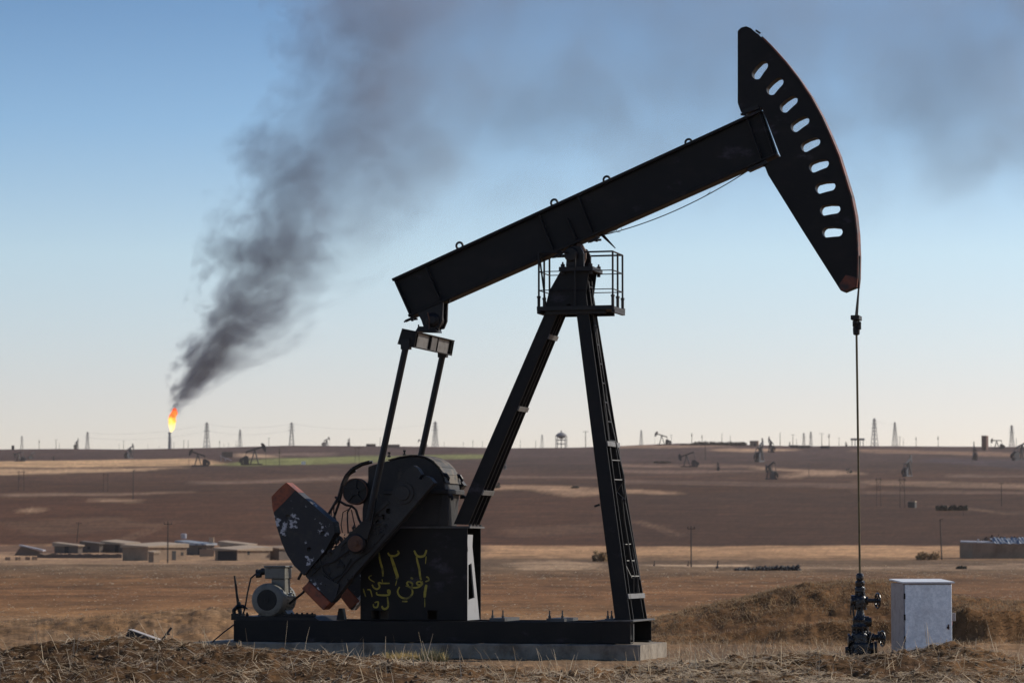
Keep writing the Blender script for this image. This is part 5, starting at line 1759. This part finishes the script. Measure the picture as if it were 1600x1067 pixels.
g = ground_at(1340, 697); k = mpp_at(g.y)
s = MB()
for x in (-9, -4, 4, 9): s.bar((x * k, 0, -1), (x * k, 0, 11 * k), .45)
s.bar((-11 * k, 0, 11 * k), (11 * k, 0, 11 * k), 1.3); s.bar((-11 * k, 0, 9.6 * k), (11 * k, 0, 9.6 * k), .4)
o = s.build('pipe_gantry', M['lattice']); o.location = g; o.rotation_euler = (0, 0, .15)
tag(o, 'low pipe gantry on four legs behind the polished rod', 'gantry')
def bldg(name, px, py, w, h, d, label, cat, wall, roof, group=None, yaw=.35, door=True):
    g = ground_at(px, py); k = mpp_at(g.y)
    e = empty(name, g, label, cat, yaw, group)
    s = MB(); s.box((0, d / 2, h * k / 2 - .3), (w * k, d, h * k + .6)); s.build('wall', wall, e)
    s = MB(); s.box((0, d / 2, h * k + .16), (w * k * 1.05, d * 1.05, .30)); s.build('roof', roof, e)
    if door:
        s = MB(); s.box((w * k * .12, -.03, min(1.0, h * k * .4)), (min(1.1, w * k * .2), .05, min(2.0, h * k * .75))); s.build('door', M['opening'], e)
    return e
bt = bldg('brick_tower', 1537.5, 703, 8, 22, 4.0, 'tall red brick tower standing on the right of the skyline', 'tower', M['brick'], M['earthroof'], yaw=-.5)
bldg('mud_hut', 1178, 697, 13, 8, 5.0, 'small pale mud hut on the skyline at the right end of the tree belt', 'hut', M['adobe'], M['earthroof'], yaw=-.2)
bldg('flat_building', 580, 697.3, 14, 3.4, 8, 'low dark building on the skyline left of the pitman arm', 'building', M['adobe_dark'], M['far_steel'], 'low dark buildings on the skyline', yaw=.1, door=False)
bldg('flat_building', 612, 699.5, 25, 4.6, 10, 'long low dark building between the two pitman arms', 'building', M['adobe_dark'], M['far_steel'], 'low dark buildings on the skyline', yaw=.1, door=False)
bldg('flat_building', 356, 714.5, 15, 7.5, 7, 'dark building at the left end of the green field', 'building', M['adobe_dark'], M['far_steel'], None, yaw=.2, door=False)
bldg('white_hut', 475, 724.5, 5, 4, 2.5, 'tiny white hut at the lower edge of the green field', 'hut', M['white'], M['white'], None, yaw=.3, door=False)
bldg('storage_block', 1424, 793, 11, 9, 3.0, 'small dark block beside the dark two-legged line support', 'block', M['stone'], M['earthroof'], None, yaw=-.3, door=False)
bldg('storage_block', 20, 702.5, 4, 6, 3.0, 'small dark block on the skyline at the far left', 'block', M['far_steel'], M['far_steel'], None, yaw=.1, door=False)
for px, py, w in ((1242, 699.5, 12), (1258, 700, 16), (1290, 700.5, 13)):
    bldg('flat_building', px, py, w, 3.6, 6, {1242: 'low dark shed under the thin pole left of the close small pylons', 1258: 'low dark shed at the foot of the two close small pylons', 1290: 'low dark shed at the foot of the two dark poles'}[px],
         'shed', M['far_steel'], M['far_steel'], 'low dark sheds left of the polished rod', yaw=.05, door=False)
# tilted sheet roof lean-to near the flare field
g = ground_at(352, 719); k = mpp_at(g.y)
s = MB()
s.hexa([(-8 * k, 0, 8 * k), (8 * k, 0, 1 * k), (8 * k, 0, 1.7 * k), (-8 * k, 0, 8.7 * k)], (0, 0, 0), (0, 5, 0))
for x, z in ((-7, 7), (0, 4)): s.bar((x * k, .5, -.5), (x * k, .5, z * k), .3)
o = s.build('lean_to', M['sheet']); o.location = g
tag(o, 'tilted grey sheet lean-to beside the green field', 'lean-to')

# tree belt, hedge, scrub (leaf clumps)
def foliage(s, c, size, n, leaf, rs):
    for _ in range(n):
        d = rs.normal(size=3); d /= np.linalg.norm(d) + 1e-6
        r = rs.rand() ** .4
        p = np.array(c) + d * np.array(size) * r * (.75 + .5 * rs.rand())
        if p[2] < 0: p[2] = -p[2] * .3
        a = rs.normal(size=3); a /= np.linalg.norm(a); b2 = np.cross(a, rs.normal(size=3)); b2 /= np.linalg.norm(b2) + 1e-6
        l = leaf * (.6 + .8 * rs.rand())
        s.add([p - a * l, p + b2 * l * .6, p + a * l, p - b2 * l * .6], [(0, 1, 2, 3)])
rs = np.random.RandomState(9)
g = ground_at(1115, 695.5); k = mpp_at(g.y)
s = MB()
for i in range(60):
    f = i / 59
    x = (-50 + 100 * f) * k
    hh_ = (2.2 + 3.6 * min(1, max(0, (f - .12) * 6)) - 1.2 * f) * k * (.8 + .4 * rs.rand())
    foliage(s, (x, rs.rand() * 6, hh_ * .5), (1.6, 1.6, hh_ * .62), 60, .45, rs)
o = s.build('tree_belt', M['hedge']); o.location = g
tag(o, 'long dark belt of scrubby trees on the rise of the skyline', 'tree belt')
def hedge(px0, px1, py, h, name, label, cat, m, n=40, leaf=.28):
    g = ground_at((px0 + px1) / 2, py); k = mpp_at(g.y)
    s = MB()
    for i in range(n):
        f = i / (n - 1)
        x = ((px1 - px0) * (f - .5)) * k
        hh_ = h * k * (.6 + .6 * rs.rand())
        foliage(s, (x, rs.rand() * 1.0, hh_ * .45), ((px1 - px0) * k / n * 1.1, .7, hh_ * .6), 46, leaf, rs)
    o = s.build(name, m); o.location = g
    return tag(o, label, cat)
hedge(1464, 1511, 797.5, 7, 'hedge', 'dark low hedge in the brown field at the right', 'hedge', M['hedge'])
hedge(928, 948, 877, 13, 'shrub', 'brown shrub by the pale road left of the front leg', 'shrub', M['straw_dark'], 8)
hedge(1434, 1446, 873, 12, 'shrub', 'left brown dry shrub by the road before the tarpaulin compound', 'shrub', M['straw_dark'], 6, .2)
hedge(1449, 1466, 873, 13, 'shrub', 'right brown dry shrub by the road before the tarpaulin compound', 'shrub', M['straw_dark'], 7, .2)
hedge(768, 780, 763, 8, 'shrub', 'dark shrub just right of the rear leg by the pale field', 'shrub', M['hedge'], 6)
hedge(894, 902, 763, 4, 'shrub', 'tiny dark shrub in the brown field between the legs', 'shrub', M['hedge'], 4)
hedge(1024, 1046, 723.5, 4, 'shrub', 'low blue-grey shrub row below the pumpjack on the rise', 'shrub', M['hedge'], 8)
hedge(1498, 1508, 889, 5, 'shrub', 'dark tuft of scrub in front of the tarpaulin compound', 'shrub', M['hedge'], 4, .15)
# heaped stones by the road
g = ground_at(1200, 892); k = mpp_at(g.y)
s = MB()
for i in range(240):
    f = rs.rand()
    x = (f - .5) * 101 * k
    hmax = (2.5 + 4.5 * f) * k
    c = np.array((x, rs.rand() * 1.2, rs.rand() * hmax))
    r_ = .10 + .16 * rs.rand()
    pts = [c + r_ * np.array(v) * (.7 + .6 * rs.rand()) for v in ((1, 0, 0), (-1, 0, 0), (0, 1, 0), (0, -1, 0), (0, 0, 1), (0, 0, -1))]
    s.add(pts, [(0, 2, 4), (2, 1, 4), (1, 3, 4), (3, 0, 4), (2, 0, 5), (1, 2, 5), (3, 1, 5), (0, 3, 5)])
o = s.build('stone_heap', M['stone']); o.location = g
tag(o, 'long dark row of heaped stones lying by the pale road', 'stone row')
# short stakes by the road
st_ = MB(); st_.tube([(0, 0, -.3), (.06, 0, .7), (.16, 0, 1.4)], [.13, .11, .09], 6); st_.box((0, 0, .25), (.34, .3, .5)); st_.mat = M['stone']
f_ = st_
for px, py, h, lab in ((1022, 884, 9, 'left short dark stake by the pale road'), (1075, 884, 9, 'short dark stake at the foot of the tall roadside pole'), (1120.5, 889, 14, 'right dark stake by the pale road, left of the stone row')):
    f_ = place(f_, 'stake', px, py, h, 1.4, lab, 'stake', 'short stakes by the road', yaw=.3)

# ------------------------------------------------------------------ mud-brick village on the left
def house(name, pl, pm_, pr, py_base, py_top, label, cat='house', group='mud houses of the village', b_deg=40, wall='adobe', roof='earthroof', over=.25, openings=(), rt=.28):
    g = ground_at(pm_, py_base); k = mpp_at(g.y)
    b2 = R(b_deg)
    e2 = Vector((math.sin(b2), math.cos(b2), 0)); e1 = Vector((-math.cos(b2), math.sin(b2), 0))
    L2 = (pr - pm_) * k / math.sin(b2); L1 = (pm_ - pl) * k / math.cos(b2)
    rise = min(.75, .09 * (L1 + L2))
    H = (py_base - py_top) * k - .16 - rise * .8
    e = empty(name, g, label, cat, 0, group)
    s = MB()
    Z = Vector((0, 0, 1))
    s.hexa([Vector((0, 0, -.6)), e2 * L2 - Z * .6, e2 * L2 + e1 * L1 - Z * .6, e1 * L1 - Z * .6], (0, 0, 0), (0, 0, H + .6))
    s.build('wall', M[wall], e)
    s = MB()
    o = over
    q = [-(e1 + e2) * o, e2 * (L2 + o) - e1 * o, e2 * (L2 + o) + e1 * (L1 + o), e1 * (L1 + o) - e2 * o]
    up = [0, .10, rise + .10, rise] if False else [0, rise * L2 / (L1 + L2), rise, rise * L1 / (L1 + L2)]
    vs_ = [p + Z * (H + .002) for p in q] + [p + Z * (H + .16 + k2) for p, k2 in zip(q, up)]
    s.add(vs_, [(0, 1, 2, 3), (7, 6, 5, 4), (0, 4, 5, 1), (1, 5, 6, 2), (2, 6, 7, 3), (3, 7, 4, 0)])
    for i in range(6):
        f = (i + .5) / 6
        p = e2 * L2 * f - e1 * (o * .6)
        s.bar(p + Z * (H - .10), p + e1 * .4 + Z * (H - .10), .12)
    s.build('roof', M[roof], e)
    for face, f, w, z0_, z1_, nm in openings:
        d, Lf, nrm = (e2, L2, -e1) if face == 'r' else (e1, L1, -e2)
        p = d * Lf * f
        s = MB()
        s.hexa([p + Z * z0_, p + d * w + Z * z0_, p + d * w + Z * z1_, p + Z * z1_], nrm * .004, nrm * .03)
        s.build(nm, M['opening'], e)
    return e
house('mud_house', 80, 122, 128, 864, 847, 'low dark mud house with a pale earth roof at the left of the village', openings=(('l', .4, 1.0, 0, 1.2, 'door'),), wall='adobe_dark')
house('mud_house', 124, 155, 160, 863, 845, 'dark mud house between the pale-roofed house and the long roof', wall='adobe_dark', roof='adobe_dark', openings=(('l', .5, .8, .6, 1.1, 'window'),))
house('mud_house', 156, 196, 214, 863, 843.5, 'mud house with a long pale roof behind the biggest house', wall='adobe_dark', openings=(('l', .3, .9, 0, 1.3, 'door'),))
house('mud_house', 187, 231, 285, 875, 846.5, 'biggest mud house of the village with a pale overhanging roof', openings=(('r', .62, .8, .0, 1.5, 'door'), ('r', .85, .5, .8, 1.3, 'window')))
house('mud_outhouse', 231, 240, 248, 878, 860, 'small mud outhouse against the biggest house', cat='outhouse', group=None, over=.10, rt=.2)
tph = house('mud_house', 274, 322, 333, 866, 843.5, 'dark house with a blue and white tarpaulin roof in the village', wall='adobe_dark', roof='tarp', rt=.55, over=.4, openings=(('l', .15, .9, 0, 1.3, 'door'),))
house('mud_house', 340, 388, 398, 864, 845, 'mud house behind the one with the dark open front', openings=(('l', .3, 2.6, .9, 1.3, 'window'),))
house('mud_house', 333, 371, 418, 875, 851.5, 'mud house with a dark open front beside the electric motor', openings=(('l', .04, 4.0, 0, 1.7, 'opening'), ('r', .3, .5, .9, 1.4, 'window')))
house('mud_house', 419, 436, 452, 874, 852, 'brown mud house half hidden behind the counterweight', wall='adobe_dark', roof='adobe')
g = ground_at(283, 866); k = mpp_at(g.y)
s = MB(); s.lathe((0, 0, 0), (0, 0, 1), [(0, .45), (.1, .5), (.75, .5), (.85, .35)], 14)
tk = s.build('water_tank', M['sheet'], smooth=True); tk.location = g + Vector((0, 4.0, (866 - 841) * k + .1)); tk.scale = (1, 1, 1)
tag(tk, 'grey water tank standing on the tarpaulin roof', 'water tank')
s = MB(); s.box((0, 0, .4), (.8, .8, .9))
bx_ = s.build('chimney_block', M['earthroof']); g2 = ground_at(329, 866); bx_.location = g2 + Vector((0, 1.5, (866 - 846) * k))
tag(bx_, 'pale plastered block at the right end of the tarpaulin roof', 'block')
s = MB(); s.box((0, .2, .4), (22 * k, .35, 1.6))
o = s.build('mud_wall', M['adobe']); o.location = ground_at(323, 868); o.rotation_euler = (0, 0, .1)
tag(o, 'short mud wall between the tarpaulin house and the open-fronted house', 'wall')
g = ground_at(124, 870); k = mpp_at(g.y)
s = MB()
for i in range(22):
    x0_ = (-66 + 132 * i / 22) * k; x1_ = (-66 + 132 * (i + 1) / 22) * k
    s.hexa([(x0_, 0, -.3), (x1_, 0, -.3), (x1_, 0, .5 + .25 * rs.rand()), (x0_, 0, .5 + .25 * rs.rand())], (0, 0, 0), (0, .5, 0))
o = s.build('mud_wall', M['adobe_dark']); o.location = g
tag(o, 'long low dark mud wall in front of the left houses', 'wall')
g = ground_at(42, 867); k = mpp_at(g.y)
lt = empty('lean_to', g, 'dark lean-to with a tilted grey sheet roof at the left of the village', 'lean-to')
s = MB(); s.hexa([(-22 * k, 0, -.3), (20 * k, 0, -.3), (20 * k, 0, .55), (-10 * k, 0, 1.5), (-22 * k, 0, 1.2)][:4], (0, 0, 0), (0, 3, 0)); s.build('wall', M['adobe_dark'], lt)
s = MB(); s.hexa([(-12 * k, 0, 1.62), (25 * k, 0, .75), (25 * k, 0, .95), (-12 * k, 0, 1.82)], (0, -.3, 0), (0, 3.3, 0)); s.build('roof', M['sheet'], lt)
s = MB(); s.box((0, 0, .18), (.42, .42, .5)); s.mat = M['adobe']
f_ = None
for px, py, lab in ((12, 874, 'leftmost clay block on the bare ground before the lean-to'), (28, 874, 'second clay block from the left before the lean-to'), (43, 873.5, 'third clay block, below the lean-to roof'), (54, 873, 'rightmost clay block, below the low end of the lean-to')):
    if f_ is None: f_ = s.build('clay_block', M['adobe']); o = f_
    else: o = f_.copy(); col.objects.link(o)
    o.location = ground_at(px, py); o.rotation_euler = (0, 0, px * .3); o.scale = (1.5, 1.5, 1.2)
    tag(o, lab, 'clay block', 'clay blocks before the lean-to')

# ------------------------------------------------------------------ tarpaulin compound on the right
g = ground_at(1520, 871); k = mpp_at(g.y)
cmp_ = empty('mud_compound', g, 'plain mud-walled compound at the right edge of the picture', 'compound')
s = MB()
b2 = R(12)
s.hexa([(0, 0, -.5), (34 * k, 0, -.5), (34 * k, 0, 23.5 * k), (0, 0, 24.5 * k)], (0, 0, 0), (0, .4, 0))
s.hexa([(-16 * k, 3.2, -.5), (-.002, .0, -.5), (-.002, .0, 24.5 * k), (-16 * k, 3.2, 25 * k)], (0, 0, 0), (.1, .4, 0))
s.hexa([(36 * k, .6, -.5), (130 * k, .6, -.5), (130 * k, .6, 23 * k), (36 * k, .6, 23 * k)], (0, 0, 0), (0, .4, 0))
s.hexa([(34 * k, .1, -.5), (36 * k, .1, -.5), (36 * k, .1, 24 * k), (34 * k, .1, 24 * k)], (0, 0, 0), (0, 1.2, 0))
s.build('wall', M['adobe'], cmp_)
s = MB()
s.hexa([(-14 * k, 3.5, 24.3 * k), (33 * k, .5, 23 * k), (34 * k, 7, 25 * k), (-8 * k, 8, 26 * k)], (0, 0, 0), (0, 0, .25))
s.build('roof', M['sheet'], cmp_)
s = MB()
n_ = 60
vs_, fs_ = [], []
for j in range(5):
    for i in range(n_):
        x = (34 + 100 * i / (n_ - 1)) * k
        sag = .25 * math.sin(i * 1.9) + .18 * math.sin(i * .77 + j)
        vs_.append((x, .4 + j * 1.2 + .15 * math.sin(i * 2.3), 23.2 * k + j * 2.6 * k * (.9 if j else .3) + sag * .5 * (1 if j else .4)))
for j in range(4):
    for i in range(n_ - 1):
        fs_.append((j * n_ + i, j * n_ + i + 1, (j + 1) * n_ + i + 1, (j + 1) * n_ + i))
s.add(vs_, fs_)
o = s.build('tarpaulin', M['tarp']); o.location = g
sol = o.modifiers.new('thick', 'SOLIDIFY'); sol.thickness = .03
tag(o, 'crumpled blue and white tarpaulin spread over the compound wall', 'tarpaulin')
rs = np.random.RandomState(21)
s = MB()
for i in range(30):
    f = i / 29
    x = (18 + 95 * f) * k
    hh_ = (26 + 9 * math.sin(min(1, f * 2.2) * 2.0)) * k
    foliage(s, (x, 9 + rs.rand() * 2, hh_ * .5), (.8, 1.0, hh_ * .55), 70, .2, rs)
o = s.build('brushwood_pile', M['stone']); o.location = g
tag(o, 'dark pile of brushwood heaped behind the compound wall', 'brushwood')
s = MB(); s.box((0, 0, .25), (.25, .25, .55))
o = s.build('white_sack', M['white']); o.location = g + Vector((11 * k, 1.5, 25 * k))
tag(o, 'small white sack standing on the compound roof', 'sack')

# ------------------------------------------------------------------ dry grass and straw
def blades(n, xr, yr, length, width, tilt, seed, keep=None, px_range=None, bend=.3, sink=.01):
    rs = np.random.RandomState(seed)
    Y = yr[0] + (yr[1] - yr[0]) * rs.rand(n)
    if px_range is not None:
        px = px_range[0] + (px_range[1] - px_range[0]) * rs.rand(n)
        X = (px - 800) / F_PX * Y
    else:
        X = xr[0] + (xr[1] - xr[0]) * rs.rand(n)
    if keep is not None:
        m_ = keep(X, Y, rs)
        X, Y = X[m_], Y[m_]
    n = len(X)
    Z = ground_z(X, Y) + rough_z(X, Y) - sink
    L_ = length[0] + (length[1] - length[0]) * rs.rand(n) ** 1.6
    W_ = width[0] + (width[1] - width[0]) * rs.rand(n)
    az = rs.rand(n) * 2 * np.pi
    el = tilt[0] + (tilt[1] - tilt[0]) * rs.rand(n)
    d = np.stack([np.cos(az) * np.cos(el), np.sin(az) * np.cos(el), np.sin(el)], -1)
    side = np.stack([-np.sin(az), np.cos(az), (rs.rand(n) - .5) * 1.2], -1)
    side /= np.linalg.norm(side, axis=1, keepdims=True)
    B = np.stack([X, Y, Z], -1)
    mid = B + d * (L_ * .55)[:, None]
    tip = B + d * L_[:, None]; tip[:, 2] -= bend * L_ * (rs.rand(n) - .2)
    w = W_[:, None] / 2
    V = np.stack([B - side * w, B + side * w, mid + side * w * .9, mid - side * w * .9, tip + side * w * .35, tip - side * w * .35], 1).reshape(-1, 3)
    o = np.arange(n)[:, None] * 6
    F = np.concatenate([o + np.array([[0, 1, 2, 3]]), o + np.array([[3, 2, 4, 5]])], 0)
    return V, F
def grass_object(name, sets, m, label, cat='grass'):
    Vs, Fs, k = [], [], 0
    for V, F in sets:
        Vs.append(V); Fs.append(F + k); k += len(V)
    V = np.concatenate(Vs); F = np.concatenate(Fs)
    me = bpy.data.meshes.new(name)
    me.vertices.add(len(V)); me.vertices.foreach_set('co', V.ravel())
    me.loops.add(F.size); me.loops.foreach_set('vertex_index', F.ravel().astype(np.int32))
    me.polygons.add(len(F))
    me.polygons.foreach_set('loop_start', np.arange(0, F.size, 4, dtype=np.int32))
    me.polygons.foreach_set('loop_total', np.full(len(F), 4, dtype=np.int32))
    me.update(calc_edges=True)
    me.materials.append(m)
    o = bpy.data.objects.new(name, me); col.objects.link(o)
    return tag(o, label, cat, kind='stuff')
patch = lambda lo, sc, sd: (lambda X, Y, rs: fbm(X * sc, Y * sc, 3, sd) > lo + (rs.rand(len(X)) - .5) * .25)
FG = (-20, 1620)
grass_object('straw_litter', [
    blades(75000, None, (37.8, 43.6), (.03, .17), (.005, .013), (-.15, .35), 1, lambda X, Y, rs: patch(.44, 1.2, 61)(X, Y, rs) & (rs.rand(len(X)) < .42 + .58 * sstep(-2.3, -.6, X)), FG, .1, .0),
    blades(20000, None, (37.8, 43.2), (.03, .16), (.006, .013), (-.1, .4), 9, patch(.42, 1.0, 68), (1000, 1480), .1, .0),
    blades(4200, None, (37.8, 43.2), (.10, .42), (.007, .014), (-.05, .6), 2, patch(.46, .8, 62), FG, .2, .0),
    blades(260, None, (38.5, 43.5), (.18, .55), (.006, .009), (.7, 1.45), 3, None, FG, .3),
    blades(6000, None, (43.5, 56), (.02, .10), (.004, .009), (-.1, .3), 4, patch(.5, .9, 63), FG, .1, .0),
    blades(2600, None, (44, 57), (.06, .30), (.005, .009), (.5, 1.4), 5, patch(.52, .7, 64), (1045, 1620), .3),
], M['straw'], 'pale straw scattered over the foreground bank', 'straw')
grass_object('dry_grass', [
    blades(60000, None, (56.2, 66), (.03, .13), (.006, .013), (.15, 1.1), 6, patch(.40, .8, 65), (1000, 1640), .4),
    blades(9000, None, (54.5, 66), (.03, .12), (.006, .012), (.3, 1.3), 7, patch(.50, .9, 66), (-30, 520), .4),
    blades(9000, None, (37.8, 43.6), (.03, .12), (.005, .010), (.1, 1.2), 12, patch(.5, .9, 67), FG, .3),
], M['straw_dark'], 'brown dry grass covering the banks beyond the pumpjack', 'grass')
grass_object('field_stubble', [
    blades(22000, None, (68, 180), (.04, .16), (.02, .06), (-.1, .35), 71, patch(.47, .25, 72), (-40, 1640), .2),
    blades(9000, None, (180, 430), (.10, .3), (.06, .16), (-.1, .35), 73, patch(.5, .08, 74), (-40, 1640), .2),
], M['straw'], 'sparse pale stubble on the near fields behind the pumpjack', 'stubble')
u_ = lambda px, v: to_world(P(px, 1022, v))
tuft_sets = []
for px0, px1, n, l, sd_ in ((598, 655, 900, .20, 1), (660, 698, 520, .24, 2), (640, 690, 300, .12, 3)):
    a, b = u_(px0, -2.3), u_(px1, -2.2)
    def kp(X, Y, rs, a=a, b=b): return np.abs(Y - (a.y + (b.y - a.y) * (X - a.x) / (b.x - a.x))) < .10 + .06 * rs.rand(len(X))
    tuft_sets.append(blades(n * 4, (a.x, b.x), (min(a.y, b.y) - .2, max(a.y, b.y) + .2), (.04, l), (.004, .009), (.6, 1.45), 30 + sd_, kp, None, .3))
grass_object('grass_tuft', tuft_sets, M['tuft'], 'yellow dry grass growing along the foot of the concrete pad', 'grass')
# clods lying on the bank
rs = np.random.RandomState(33)
s = MB()
for i in range(900):
    Y = 38.2 + 6 * rs.rand(); px = -20 + 1640 * rs.rand(); X = (px - 800) / F_PX * Y
    r_ = .012 + .035 * rs.rand() ** 2.5
    c = np.array((X, Y, gz(X, Y) + r_ * .4))
    pts = [c + r_ * np.array(v) * (.6 + .7 * rs.rand()) for v in ((1, 0, 0), (-1, 0, 0), (0, 1, 0), (0, -1, 0), (0, 0, .8), (0, 0, -.8))]
    s.add(pts, [(0, 2, 4), (2, 1, 4), (1, 3, 4), (3, 0, 4), (2, 0, 5), (1, 2, 5), (3, 1, 5), (0, 3, 5)])
cl_ = s.build('earth_clods', mat('brown_clods', (0.21, 0.14, 0.085), .95, 0, (0.13, 0.09, 0.058), 2, .4, .7, spec=.1))
tag(cl_, 'loose brown clods of earth on the foreground bank', 'clods', kind='stuff')
